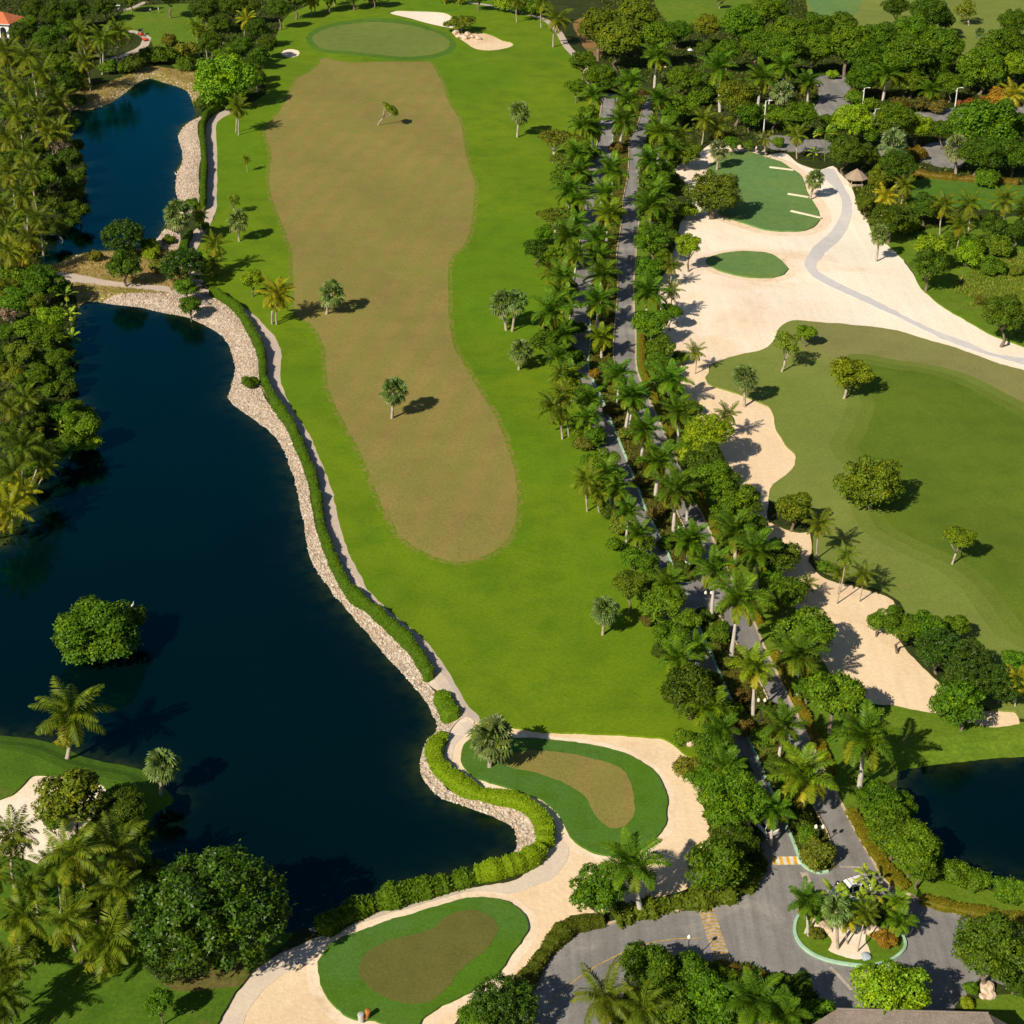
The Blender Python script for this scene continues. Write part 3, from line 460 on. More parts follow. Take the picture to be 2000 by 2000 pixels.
# ------------------------------------------------------------------ plants
LEAF = leaf_mat('leaf_foliage'); GLOSS = leaf_mat('glossy_leaf', .42, .26, .15); FRND = leaf_mat('palm_frond', .48, .14, .2, (.50,.38,.02), .30)
FANL = leaf_mat('fan_palm_leaf', .45, .25, .15, (.33,.27,.10), .35); HEDG = leaf_mat('hedge_leaf', .5, .12, .18, var=.35)
BARKP = pbr('pale_bark', (.44,.37,.30), .85, .2, noise=.3, nscale=6); BARKD = pbr('brown_bark', (.20,.15,.11), .9, .2, noise=.35, nscale=6)
BARKR = pbr('royal_palm_trunk', (.56,.50,.44), .75, .2, noise=.22, nscale=4); CSHAFT = pbr('crown_shaft_green', (.13,.20,.04), .4, .4, noise=.2)
BARKC = pbr('coconut_trunk', (.42,.35,.27), .85, .2, noise=.3, nscale=5); TWIG = pbr('bare_twigs', (.36,.28,.22), .9, .1, noise=.3)

def quads(P, D, Nn, L, W, fold=0.0):
    """leaf blades: base P, axis D, normal Nn, length L, width W -> kite quads"""
    D = D/np.linalg.norm(D, axis=1, keepdims=True)
    S = np.cross(D, Nn); S /= (np.linalg.norm(S, axis=1, keepdims=True)+1e-9)
    L = np.asarray(L).reshape(-1,1); W = np.asarray(W).reshape(-1,1)
    U = np.cross(S, D)
    a = P; b = P+D*L*.45+S*W*.5+U*W*fold; c = P+D*L; d = P+D*L*.45-S*W*.5+U*W*fold
    V = np.stack([a, b, c, d], 1).reshape(-1, 3); F = np.arange(len(P)*4).reshape(-1, 4)
    return V, F
def join_np(parts):
    V, F, o = [], [], 0
    for v, f in parts: V.append(v); F.append(f+o); o += len(v)
    return np.concatenate(V), np.concatenate(F)
def unit(n, rng): 
    v = rng.normal(size=(n,3)); return v/np.linalg.norm(v, axis=1, keepdims=True)
def crown_mesh(name, seed, n, leaf, lobes=24, flat=.8, lobe_r=(.13,.24), shape='round', mat=None, spiky=.35, umb=False, shell=0):
    """leafy crown one unit wide, centre at origin: leaves on the skins of many overlapping lobes with gaps between"""
    rng = np.random.default_rng(seed)
    C = []
    while len(C) < lobes:
        p = rng.normal(size=3); p /= np.linalg.norm(p); rr = rng.random()**.33*.36 if not shell else .44*(1-shell*rng.random()**2)
        p = p*rr*np.array([1, 1, flat])
        if umb: p = np.array([p[0]*1.12, p[1]*1.12, abs(p[2])*.55+.02-.5*(p[0]**2+p[1]**2)])
        elif p[2] < -.22*flat and rng.random() < .6: continue
        C.append(p)
    C = np.array(C); r = rng.uniform(*lobe_r, size=lobes)
    if umb: r *= .75
    w = r**2; idx = rng.choice(lobes, int(n*1.8), p=w/w.sum())
    dirs = unit(len(idx), rng); dirs[:,2] = np.where(dirs[:,2] < -.35, -dirs[:,2]*.8, dirs[:,2]); dirs /= np.linalg.norm(dirs, axis=1, keepdims=True)
    rad = r[idx]*(1-.35*rng.random(len(idx))**2+.12*rng.random(len(idx))**4)
    sc = np.array([1, 1, .85 if not umb else .55])
    P = C[idx]+dirs*rad[:,None]*sc
    keep = np.ones(len(P), bool)
    for k in range(lobes):
        dd = np.linalg.norm((P-C[k])/sc, axis=1); keep &= ~((dd < r[k]*.62)&(idx != k))
    P, dirs = P[keep][:n], dirs[keep][:n]; m = len(P)
    # sprigs of three leaves fanning from each point
    parts = []
    for q in range(3):
        Nn = dirs*1.25+unit(m, rng)*.55+np.array([0,0,.25]); rv = unit(m, rng); D = np.cross(Nn, rv)+dirs*.22; Nn = np.cross(np.cross(D, Nn), D)
        Lq = leaf*rng.uniform(.7,1.25,m); parts.append(quads(P+unit(m, rng)*leaf*.35, D, Nn, Lq, Lq*.62, .10))
    # long shoots that break the outline
    k = int(lobes*spiky*3)
    if k:
        i = rng.choice(m, k); top = P[i]
        for s in range(6):
            D = dirs[i]*.3+unit(k, rng); Lq = leaf*rng.uniform(.7,1.1,k)
            parts.append(quads(top+dirs[i]*leaf*(.3*s), D, dirs[i]+unit(k,rng)*.5, Lq, Lq*.5, .1))
    V, F = join_np(parts)
    return mesh_np(name, V, F, mat or LEAF)
def limbs_mesh(name, seed, r0, spread, zt, nl=5, mat=BARKD, fork=.55, curve=.06, dense=1):
    """trunk one unit tall that forks into tapering limbs (x,y in crown widths)"""
    rnd = random.Random(seed); bm = bmesh.new()
    base = [(0,0,-.06), (curve*rnd.uniform(-1,1), curve*rnd.uniform(-1,1), fork*.5), (curve*rnd.uniform(-1,1), curve*rnd.uniform(-1,1), fork)]
    add_tube(bm, [(0,0,-.08),(0,0,.02)]+base[1:], [r0*1.5, r0*1.15, r0, r0*.85], 8)
    f = Vector(base[-1])
    for i in range(nl):
        a = 2*math.pi*i/nl+rnd.uniform(-.4,.4); s = spread*rnd.uniform(.6,1.1)
        e = Vector((math.cos(a)*s, math.sin(a)*s, zt*rnd.uniform(.85,1.08)))
        mid = f.lerp(e, .5)+Vector((math.cos(a)*s*.12, math.sin(a)*s*.12, -.03))
        add_tube(bm, [f-Vector((0,0,.03)), mid, e], [r0*.62, r0*.42, r0*.16], 6)
        for j in range(2*dense):
            b = a+rnd.uniform(-1,1); e2 = mid+Vector((math.cos(b)*s*.5, math.sin(b)*s*.5, (zt-fork)*rnd.uniform(.3,.6)))
            add_tube(bm, [mid, mid.lerp(e2,.5)+Vector((0,0,.02)), e2], [r0*.3, r0*.2, r0*.08], 5)
    me = bpy.data.meshes.new(name); bm.to_mesh(me); bm.free(); me.materials.append(mat)
    for p in me.polygons: p.use_smooth = True
    return me
def age_attr(me, vals):
    a = me.attributes.new('age', 'FLOAT', 'FACE'); a.data.foreach_set('value', np.asarray(vals, dtype=np.float32))
def feather_crown(name, seed, n, L, e_hi, e_lo, droop, leaflet, nseg, wid, plume=0, mat=None, vsag=.5):
    """pinnate palm crown one unit wide; older fronds hang lower"""
    rng = np.random.default_rng(seed); parts, age = [], []
    for i in range(n):
        t = i/(n-1); az = i*2.39996+rng.uniform(-.25,.25)
        e0 = R(e_hi+(e_lo-e_hi)*t**1.05+rng.uniform(-7,7)); Lf = L*(.78+.22*math.sin(math.pi*min(1,t+.25)))*rng.uniform(.9,1.08)
        dr = R(droop*(.75+.4*t)*rng.uniform(.85,1.2)); side = rng.uniform(-.25,.25)
        pts, tan = [], []; p = np.array([0.,0.,0.]); K = 14
        for k in range(K+1):
            s = k/K; e = e0-dr*s**1.5; a = az+side*s*s
            d = np.array([math.cos(e)*math.cos(a), math.cos(e)*math.sin(a), math.sin(e)])
            pts.append(p.copy()); tan.append(d); p = p+d*Lf/K
        pts, tan = np.array(pts), np.array(tan)
        # rachis: thin ribbon
        up = np.cross(np.cross(tan, [0,0,1.]), tan); up /= np.linalg.norm(up, axis=1, keepdims=True)+1e-9
        sd = np.cross(tan, up)
        w = (wid*.9*(1-np.linspace(0,.85,K+1)))[:,None]
        V = np.stack([pts-sd*w, pts+sd*w], 1).reshape(-1,3); F = np.array([[2*k, 2*k+1, 2*k+3, 2*k+2] for k in range(K)])
        parts.append((V, F)); age += [min(1, max(0, (t-.55)*2.2))*.8+.15]*K
        for sg in (-1, 1):
            for pl in range(1+plume):
                s = np.linspace(.12, .99, nseg)+rng.uniform(-.01,.01,nseg); s = np.clip(s, 0, .999)
                x = s*K; k0 = x.astype(int); fr = (x-k0)[:,None]
                P = pts[k0]*(1-fr)+pts[np.minimum(k0+1,K)]*fr; T = tan[k0]; U = up[k0]; S = sd[k0]
                prof = np.sin(np.pi*(.12+.88*s)**.8)**.6
                tilt = [-vsag, .35, -1.1][pl] + rng.uniform(-.18,.18,nseg)
                D = S*sg*1.0+T*(.45+.5*s[:,None])+U*np.asarray(tilt).reshape(-1,1)+np.array([0,0,-.25])+rng.normal(size=(nseg,3))*.07
                Lq = leaflet*prof*rng.uniform(.85,1.15,nseg)+.01
                Nn = U*1.0+S*sg*.4
                parts.append(quads(P, D, Nn, Lq, np.full(nseg, wid*(1.9 if not plume else 2.1)), -.1))
                a_ = min(1, max(0, (t-.62)*2.4)); age += list(np.clip(a_+rng.uniform(-.12,.18,nseg), 0, 1))
    V, F = join_np(parts); me = mesh_np(name, V, F, mat or FRND); age_attr(me, age); return me
def fan_crown(name, seed, n, pet, rad, seg=13):
    rng = np.random.default_rng(seed); parts, age = [], []
    for i in range(n):
        t = i/(n-1); az = i*2.39996+rng.uniform(-.2,.2); e = R(88-142*t**.9+rng.uniform(-8,8))
        d = np.array([math.cos(e)*math.cos(az), math.cos(e)*math.sin(az), math.sin(e)])
        up = np.array([-math.sin(e)*math.cos(az), -math.sin(e)*math.sin(az), math.cos(e)]); sd = np.cross(d, up)
        pl = pet*rng.uniform(.8,1.12); b = d*pl+np.array([0,0,-.02*pl])
        parts.append((np.array([d*.0-sd*.006, d*.0+sd*.006, b+sd*.004, b-sd*.004]), np.array([[0,1,2,3]]))); age.append(.6)
        ph = np.linspace(-2.1, 2.1, seg)
        D = np.cos(ph)[:,None]*d+np.sin(ph)[:,None]*sd
        sag = (-.28-.25*abs(np.sin(ph)))[:,None]*up+np.array([0,0,-.25])
        D1 = D+sag*.5+rng.normal(size=(seg,3))*.05; r = rad*rng.uniform(.85,1.1)*(1-.22*abs(ph)/2.1)
        parts.append(quads(np.repeat(b[None],seg,0), D1, np.repeat(up[None],seg,0), r*.98, np.full(seg, rad*.40), .12)); age += [max(0,(t-.72)*3.2)]*seg
        # drooping split tips
        tip = b+D1/np.linalg.norm(D1,axis=1,keepdims=True)*(r*.62)[:,None]
        parts.append(quads(tip, D1+np.array([0,0,-.75]), np.repeat(up[None],seg,0), r*.62, np.full(seg, rad*.18), 0)); age += [max(0,(t-.6)*2.6)]*seg
    V, F = join_np(parts); me = mesh_np(name, V, F, FANL); age_attr(me, age); return me
def paddle_crown(name, seed, n, L, e_hi, e_lo, fanplane=False, ragged=True):
    """banana / traveller palm: big paddle blades"""
    rng = np.random.default_rng(seed); parts, age = [], []
    for i in range(n):
        t = i/(n-1)
        if fanplane: az = 0 if i%2 else math.pi; e = R(88-68*t); az += rng.uniform(-.15,.15)
        else: az = i*2.39996; e = R(e_hi+(e_lo-e_hi)*t)
        K = 12; p = np.zeros(3); pts, tan = [], []
        for k in range(K+1):
            s = k/K; ee = e-R(75)*s**1.8; d = np.array([math.cos(ee)*math.cos(az), math.cos(ee)*math.sin(az), math.sin(ee)])
            pts.append(p.copy()); tan.append(d); p = p+d*L*rng.uniform(.95,1.05)/K
        pts, tan = np.array(pts), np.array(tan); up = np.cross(np.cross(tan,[0,0,1.]),tan); up /= np.linalg.norm(up,axis=1,keepdims=True)+1e-9; sd = np.cross(tan, up)
        for sg in (-1,1):
            for k in range(3, K):
                w = L*.17*math.sin(math.pi*((k-2.5)/(K-2)))**.5*(rng.uniform(.8,1.1) if ragged else 1)
                a, b = pts[k], pts[k+1] if k+1 <= K else pts[k]
                o = sd[k]*sg*w-up[k]*w*rng.uniform(.15,.6)+tan[k]*w*.25
                parts.append((np.array([a, b-(b-a)*.08, b+o*.95-(b-a)*.1, a+o]), np.array([[0,1,2,3]]))); age.append(max(0,(t-.7)*3))
        w = .008*L
        V = np.stack([pts-sd*w, pts+sd*w],1).reshape(-1,3); parts.append((V, np.array([[2*k,2*k+1,2*k+3,2*k+2] for k in range(K)]))); age += [.7]*K
    V, F = join_np(parts); me = mesh_np(name, V, F, FRND); age_attr(me, age); return me
def palm_trunk(name, r0, r1, bulge=0, bend=.0, mat=BARKC, n=10, rings=10, seed=0):
    rnd = random.Random(seed); bm = bmesh.new(); pts, rad = [], []
    for i in range(rings+1):
        t = i/rings; pts.append((bend*math.sin(t*math.pi)*.5, bend*.3*math.sin(t*math.pi), -.05+1.05*t))
        rad.append((r0+(r1-r0)*t)*(1+bulge*math.exp(-((t-.35)/.22)**2))*(1.35 if i == 0 else 1.0)*(1+rnd.uniform(-.04,.04)))
    add_tube(bm, pts, rad, n)
    me = bpy.data.meshes.new(name); bm.to_mesh(me); bm.free(); me.materials.append(mat)
    for p in me.polygons: p.use_smooth = True
    return me

M = {}
M['C'] = [feather_crown('coconut_crown', s, 22, .60, 80, -48, 80, .150, 32, .0088) for s in (1,2,3,4)]
M['R'] = [feather_crown('royal_crown', s, 19, .60, 80, -22, 100, .125, 30, .0095, plume=1, vsag=.45) for s in (11,12,13)]
M['F'] = [fan_crown('fan_crown', s, 34, .30, .235) for s in (21,22,23)]
M['K'] = [paddle_crown('banana_crown', s, 9, .62, 82, 10) for s in (31,32)]
M['T'] = [paddle_crown('traveller_crown', 33, 13, .7, 80, 0, True)]
BIG = [crown_mesh('broad_crown_fine', s, 5200, .032, 70, .8, (.07,.14)) for s in (41,42)]
MID = [crown_mesh('broad_crown', s, 2600, .048, 38, .80, (.08,.19)) for s in (44,45,46,47)]
SML = [crown_mesh('broad_crown_small', s, 1200, .078, 15, .85, (.16,.27)) for s in (48,49,50)]
GLO = [crown_mesh('glossy_crown', s, 5600, .029, 270, .80, (.030,.062), mat=GLOSS, shell=.55, spiky=.5) for s in (51,52)]
UMB = [crown_mesh('flat_crown', s, 1500, .048, 26, .5, (.09,.16), umb=True, spiky=.2) for s in (61,62)]
OPN = [crown_mesh('open_crown', s, 650, .055, 20, .75, (.10,.18), spiky=.6) for s in (63,64)]
SHR = [crown_mesh('shrub_foliage', s, 1500, .07, 20, .62, (.14,.24)) for s in (71,72,73)]
TR_C = [palm_trunk('coconut_trunk', .030, .017, 0, .10*(1 if s%2 else -1), BARKC, seed=s) for s in (1,2)]
TR_R = [palm_trunk('royal_trunk', .048, .030, .28, 0, BARKR, seed=3)]
TR_F = [palm_trunk('fan_trunk', .060, .050, 0, .0, BARKC, seed=4)]
TR_K = [palm_trunk('banana_stem', .03, .02, 0, 0, CSHAFT, seed=5)]
LB = [limbs_mesh('limbs', s, .035, .28, 1.05, 5, BARKD) for s in (1,2)]
LP = [limbs_mesh('pale_limbs', s, .034, .33, 1.03, 5, BARKP, .48, .05, 2) for s in (3,4)]
CSH = palm_trunk('crown_shaft', .030, .022, .1, 0, CSHAFT, rings=4)

# species: (thing name, category, crown meshes, trunk meshes, height/width ratio, base colour + age strength, colour jitter)
SP_ = {
 'C': ('coconut_palm','palm tree','C',TR_C,.95,(.098,.150,.008,.45)), 'CY': ('coconut_palm','palm tree','C',TR_C,.9,(.26,.29,.014,1.2)), 'CD': ('coconut_palm','palm tree','C',TR_C,.95,(.068,.118,.007,.3)),
 'R': ('royal_palm','palm tree','R',TR_R,1.15,(.078,.175,.010,.4)), 'RY': ('royal_palm','palm tree','R',TR_R,1.0,(.135,.240,.010,.6)), 'F': ('fan_palm','palm tree','F',TR_F,.9,(.130,.200,.052,.5)), 'FB': ('fan_palm','palm tree','F',TR_F,.8,(.165,.220,.085,.5)),
 'K': ('banana_plant','plant','K',TR_K,.6,(.22,.34,.03,.4)), 'T': ('traveller_palm','palm tree','T',TR_K,.7,(.18,.29,.025,.4)),
 'B': ('broadleaf_tree','tree','B',LB,.62,(.058,.112,.006,0)), 'G': ('broadleaf_tree','tree','B',LB,.62,(.078,.160,.006,0)), 'Y': ('broadleaf_tree','tree','B',LB,.62,(.165,.265,.008,0)),
 'O': ('broadleaf_tree','tree','B',LB,.6,(.120,.165,.009,0)), 'Q': ('lake_tree','tree','B',LB,.30,(.095,.190,.008,0)), 'M': ('domed_tree','tree','B',LB,.36,(.085,.115,.009,0)), 'N': ('domed_tree','tree','B',LB,.38,(.150,.290,.010,0)), 'L': ('broadleaf_tree','tree','L',LB,.5,(.040,.088,.005,0)), 'V': ('pale_trunk_tree','tree','V',LP,.62,(.165,.235,.010,0)), 'U': ('spreading_tree','tree','U',LP,.62,(.115,.150,.012,0)), 'P': ('open_tree','tree','P',LP,.75,(.150,.205,.014,0)),
 'D': ('bare_tree','tree','P',LP,.6,(.22,.17,.13,0)),
 'S': ('shrub','shrub','S',None,.30,(.088,.165,.007,0)), 'SY': ('shrub','shrub','S',None,.30,(.20,.30,.012,0)), 'SO': ('shrub','shrub','S',None,.3,(.22,.150,.016,0)), 'SR': ('shrub','shrub','S',None,.3,(.115,.100,.020,0)), 'SD': ('shrub','shrub','S',None,.35,(.062,.105,.008,0)), 'SV': ('shrub','shrub','S',None,.3,(.130,.155,.016,0)),
}
CNT = [0]
def plant(sp, cx, cy, w, by=None, bx=None, label=None, group=None, ratio=None, sq=1.0, zb=None, rot=None, name=None):
    nm, cat, ck, tm, rt, col = SP_[sp]
    if ratio: rt = ratio
    i = CNT[0]; CNT[0] += 1; rnd = random.Random(i*17+5)
    base_z = 0.0
    if by is not None:
        X, Y = unp(bx if bx is not None else cx, by, 0); base_z = hgt(X, Y); X, Y = unp(bx if bx is not None else cx, by, base_z)
        h = height_for(Y, cy); zc = depth(X, Y, h); wm = w*zc/FPX; Xc = (cx-1000)/FPX*zc; dx = Xc-X; h -= base_z
    else:
        h = 4.0; rt *= rnd.uniform(.86,1.2)
        for _ in range(6):
            X, Y = unp(cx, cy, h); zc = depth(X, Y, h); wm = w*zc/FPX; h = rt*wm
        base_z = hgt(X, Y); dx = 0
    if ck == 'S': h = min(h, wm*.4)
    h = max(h, .3)
    lean = math.atan2(dx, h) if abs(dx) > .01 else 0
    hh = math.hypot(dx, h)
    if by is None and ck in 'CR': lean = rnd.uniform(-.13,.13)
    root = empty(name or nm, (X, Y, base_z-.3 if zb is None else zb), (0 if by else rnd.uniform(-.04,.04), lean, 0))
    tag(root, label, cat, group)
    hh += .3
    rz = rnd.uniform(0, 6.283) if rot is None else rot
    if ck == 'B': cm = rnd.choice(BIG if wm > 8.2 else (MID if wm > 3.6 else SML))
    elif ck == 'L': cm = rnd.choice(GLO)
    elif ck == 'U': cm = rnd.choice(UMB)
    elif ck == 'V': cm = rnd.choice(MID); sq *= .78
    elif ck == 'P': cm = rnd.choice(OPN)
    elif ck == 'S': cm = rnd.choice(SHR)
    else: cm = rnd.choice(M[ck])
    if ck == 'B' and by is None: sq *= .9
    f = {'C':.95,'R':1.34,'F':1.04,'K':1.1,'T':1.0}.get(ck, 1.04)
    s = wm*f
    zc_off = 0 if ck not in 'CRFKT' else (.02 if ck == 'C' else 0)
    c = obj({'S':'foliage'}.get(ck, 'crown'), cm, root, (0,0,hh-(.0 if ck != 'U' else 0)), (rnd.uniform(-.05,.05), rnd.uniform(-.05,.05), rz), (s*rnd.uniform(.96,1.04), s*rnd.uniform(.96,1.04), s*sq*rnd.uniform(.94,1.06)))
    j = rnd.uniform(.80,1.18); j2 = rnd.uniform(.88,1.14)
    c.color = (col[0]*j*j2, col[1]*j, col[2]*j, col[3]*rnd.uniform(.5,1.3))
    if tm:
        t = obj('trunk' if ck not in 'K' else 'stem', rnd.choice(tm), root, (0,0,0), (0,0,rz), (wm*.92, wm*.92, hh*(.99 if ck in 'CRFKT' else .96)))
        if ck == 'R':
            t.scale = (wm*1.0, wm*1.0, hh*.82)
            obj('crown_shaft', CSH, root, (0,0,hh*.81), (0,0,0), (wm*.9, wm*.9, hh*.2))
    elif wm > 2.2:
        obj('stem', LB[0], root, (0,0,0), (0,0,rz), (wm*.6, wm*.6, hh*.9))
    return root
# ------------------------------------------------------------------ every tree: species, crown centre px, crown width px[, base y px, base x px]
ORD = 'first second third fourth fifth sixth seventh eighth ninth tenth eleventh twelfth thirteenth fourteenth fifteenth sixteenth seventeenth eighteenth nineteenth twentieth'.split()
TENS = {2:'twenty', 3:'thirty', 4:'forty', 5:'fifty', 6:'sixty'}
def ordw(n):
    if n < 20: return ORD[n]
    k = n+1; t, u = divmod(k, 10)
    return (TENS[t]+'-'+ORD[u-1]) if u else TENS[t][:-1]+'ieth'
ADJ = {'C':'green coconut palm','CY':'coconut palm with yellow fronds','CD':'dark coconut palm','R':'royal palm','RY':'bright green royal palm','F':'fan palm','FB':'silvery fan palm','K':'banana plant','T':'traveller palm',
 'M':'domed dark tree','N':'domed bright tree','B':'dark leafy tree','G':'green leafy tree','V':'pale trunk tree','Y':'bright yellow-green tree','O':'olive tree crown','L':'glossy leaved tree','U':'flat topped spreading tree','P':'open crowned pale trunk tree','D':'grey bare tree',
 'S':'green shrub','SY':'bright yellow-green shrub','SO':'orange shrub','SR':'reddish shrub','SD':'dark shrub','SV':'olive shrub'}
def zone(phrase, group, data, k=1.0):
    """phrase says where; within one kind and zone plants are told apart by their order from the top of the photo"""
    rows = []
    for line in data.strip().split(';'):
        line = line.strip()
        if not line: continue
        lab = None
        if '|' in line: line, lab = line.split('|')
        p = line.split(); v = [float(x) for x in p[1:]]
        rows.append((p[0], v, lab))
    cnt = {}
    for sp, v, lab in sorted(rows, key=lambda r: r[1][1]): cnt.setdefault(sp, []).append((v[0], v[1]))
    for sp, v, lab in rows:
        l = cnt[sp]
        if not lab:
            q = l.index((v[0], v[1]))
            if len(l) == 1: lab = 'only %s %s' % (ADJ[sp], phrase)
            else: lab = '%s %s, %s from the top' % (ADJ[sp], phrase, ordw(q))
        plant(sp, v[0], v[1], v[2]*(k if sp[0] == 'C' else 1), v[3] if len(v) > 3 else None, v[4] if len(v) > 4 else None, label=lab.strip(), group=group % {'k': {'palm tree':'palms','tree':'trees','shrub':'shrubs','plant':'plants'}[SP_[sp][1]]})

zone('in the upper left thicket', '%(k)s in the thicket left of the upper pond', """
C 10 100 62; C 60 112 60; B 92 72 64; B 40 62 60; B 110 30 75; B 150 22 62; B 70 18 55; SY 141 56 28|small yellow-green shrub beside the orange roofed house; C 165 62 52; C 190 72 55; C 230 62 52 137 223; C 168 118 50; FB 196 100 24 124;
FB 150 112 26; G 118 128 60; G 150 140 55; C 72 142 58; C 112 190 60; C 60 186 62; C 22 160 58; C 90 228 60; C 32 222 62; C 112 255 58; C 14 268 60; C 46 296 60; C 100 262 50; D 112 285 52; B 138 308 52; C 62 335 60; C 16 338 60; G 88 350 45; C 42 385 62; C 10 402 60; C 72 414 58; C 22 444 62; C 62 462 55; C 18 492 58; CY 45 500 60 540 38;
B 130 95 55; B 25 120 50; B 85 160 50; B 130 165 50; B 40 255 45; B 80 290 45; B 30 305 45; B 70 375 45; B 40 420 45; B 95 320 45; B 8 220 45; SD 150 190 40; SD 110 330 40; SD 105 390 38; S 215 130 40; S 240 135 35; SD 90 430 38; B 55 205 45; B 10 310 45; B 5 470 50; B 140 235 35; SD 160 160 40; SV 178 92 36; G 55 45 45; B 130 55 50; B 98 100 45; B 150 335 44; B 152 400 48; SD 146 370 40; B 116 438 46; B 152 275 30; SD 136 422 36; B 128 400 40; B 130 360 40""", k=1.28)
zone('beyond the upper pond', '%(k)s beyond the upper pond', """
B 205 12 55; B 255 -2 50; B 330 -8 60; B 400 18 70; B 450 10 62; B 432 50 60; CY 481 38 52 72 478; C 385 55 52; C 400 65 46; B 412 82 60; SV 362 100 50; SV 330 78 36; B 470 90 60; S 320 108 50; G 440 110 55; S 288 112 48; SD 262 125 44; S 365 125 40; N 437 158 142|huge bright green rounded tree at the tip of the upper pond; C 463 205 56 258 461; C 466 210 50 264 466; SD 400 200 42; SD 425 190 38; B 545 18 55; B 500 55 55; B 520 85 50; B 505 110 45; B 490 130 50; B 575 -6 60; B 485 12 50; B 500 150 42; G 640 -12 50; C 613 -6 44 28 613; C 646 -8 44 24 643; C 652 -14 40 12 652; C 727 -8 42 9 727; B 690 -14 50; B 730 -16 50; C 870 -10 40 6 868; C 900 -10 40 9 897; B 935 -8 50; SY 985 8 42|rounded bright shrub beyond the cart path at the top; S 1012 12 42; S 1040 15 40; C 1010 0 44; C 1058 4 50; C 1088 36 70 92 1081; CY 610 2 40 30 610""")
zone('on the strip between both lakes', '%(k)s between both lakes', """
F 347 418 62; C 388 420 42; C 413 478 62; L 241 463 86; S 290 480 44; B 242 518 76; L 360 520 92; C 419 513 62 537; G 365 562 54; G 370 588 48; SV 345 500 40; SV 310 520 36; SY 300 495 36; Y 492 546 50; CY 537 573 84 632 532; CY 545 580 70 634 541; S 375 400 30; SD 395 442 28; SV 250 492 36; F 464 433 46; P 457 392 32 416 455; C 481 311 24 336 483; SD 455 445 24; SV 185 500 30; S 330 468 26; S 488 746 34|small round shrub alone on the stony bank""")
zone('standing alone on the long hole', '%(k)s standing alone on the long hole', """
F 647 574 56 613 637|fan palm on the tan fairway near the yellow coconut palms; F 769 764 58 817 765|single fan palm with long shadow in the middle of the tan fairway; F 1014 220 46 268 1010|grey fan palm on the bright lawn left of the boulevard; F 983 592 58 645 989; F 1008 588 50 647 1000; F 1017 686 50 722 1013; F 1181 1192 58 1240 1177|fan palm at the right edge of the lawn beside the boulevard trees; F 960 1442 92 1497 956|large fan palm at the edge of the kidney shaped green""")
plant('V', 761, 213, 38, 244, 737, label='small leaning tree with thin trunk on the upper tan fairway', sq=.7)
plant('U', 901, 43, 66, 62, 902, label='flat topped tree with pale forked trunk between two far bunkers', sq=.9)
zone('left of the boulevard', '%(k)s along the left side of the boulevard', """
G 1170 150 80; R 1157 188 46; G 1150 225 52; R 1143 248 48; U 1082 268 78; O 1128 288 62; U 1096 312 58; G 1102 345 62; R 1112 378 60; U 1085 422 78; R 1104 464 62; B 1050 487 58; G 1075 500 46; C 1083 533 72; C 1083 572 76; R 1090 610 74; B 1070 664 76; R 1096 698 48; C 1090 733 68; C 1085 795 86 858 1098; C 1100 770 70 852 1110; G 1129 767 58; R 1145 818 54 865 1143; SV 1140 868 40; S 1128 850 30; G 1176 902 68; C 1145 938 82 998 1148; C 1170 962 66 1000 1172; R 1204 955 62 995 1200; SV 1212 1032 52; R 1240 1044 52; G 1240 1088 50; O 1233 1140 76 1198 1227; G 1292 1178 92; G 1310 1240 82; R 1354 1266 56; B 1349 1344 126; RY 1385 1388 78 1432 1382; G 1396 1462 100; SV 1345 1500 60; G 1130 640 40; G 1060 455 46; G 1140 300 46; R 1130 335 50; G 1125 415 44; R 1120 500 50; B 1108 560 46; G 1115 640 44; S 1165 860 36; S 1110 690 40; SD 1190 1000 34; S 1200 1065 40; SV 1205 1010 30; S 1262 1130 40; SR 1270 1210 34; S 1150 900 36; SD 1290 1270 44; S 1320 1300 46; S 1335 1440 40; G 1125 170 44; G 1138 120 60; R 1133 300 46; R 1118 440 52; R 1100 540 54; G 1108 500 50; R 1100 590 54; B 1100 655 56; R 1108 655 52; R 1120 735 54; G 1128 700 44; R 1128 390 48; G 1140 350 44; R 1158 255 44; G 1160 300 36; R 1150 780 50; G 1160 850 44; R 1195 925 52; R 1225 1000 52; B 1255 1060 48; G 1265 1100 52; R 1300 1140 60; G 1338 1215 64; R 1330 1290 66; B 1385 1330 60; R 1400 1430 66; G 1420 1400 50; B 1300 1130 46""")
zone('between the boulevard and the lower sand', '%(k)s between the boulevard and the lower sand', """
G 1427 1560 158; R 1468 1575 84; G 1404 1686 132; G 1372 1520 70; B 1440 1640 90; G 1163 1741 116; R 1235 1690 104 1785 1253; S 1445 1500 50; R 1425 1500 70""")
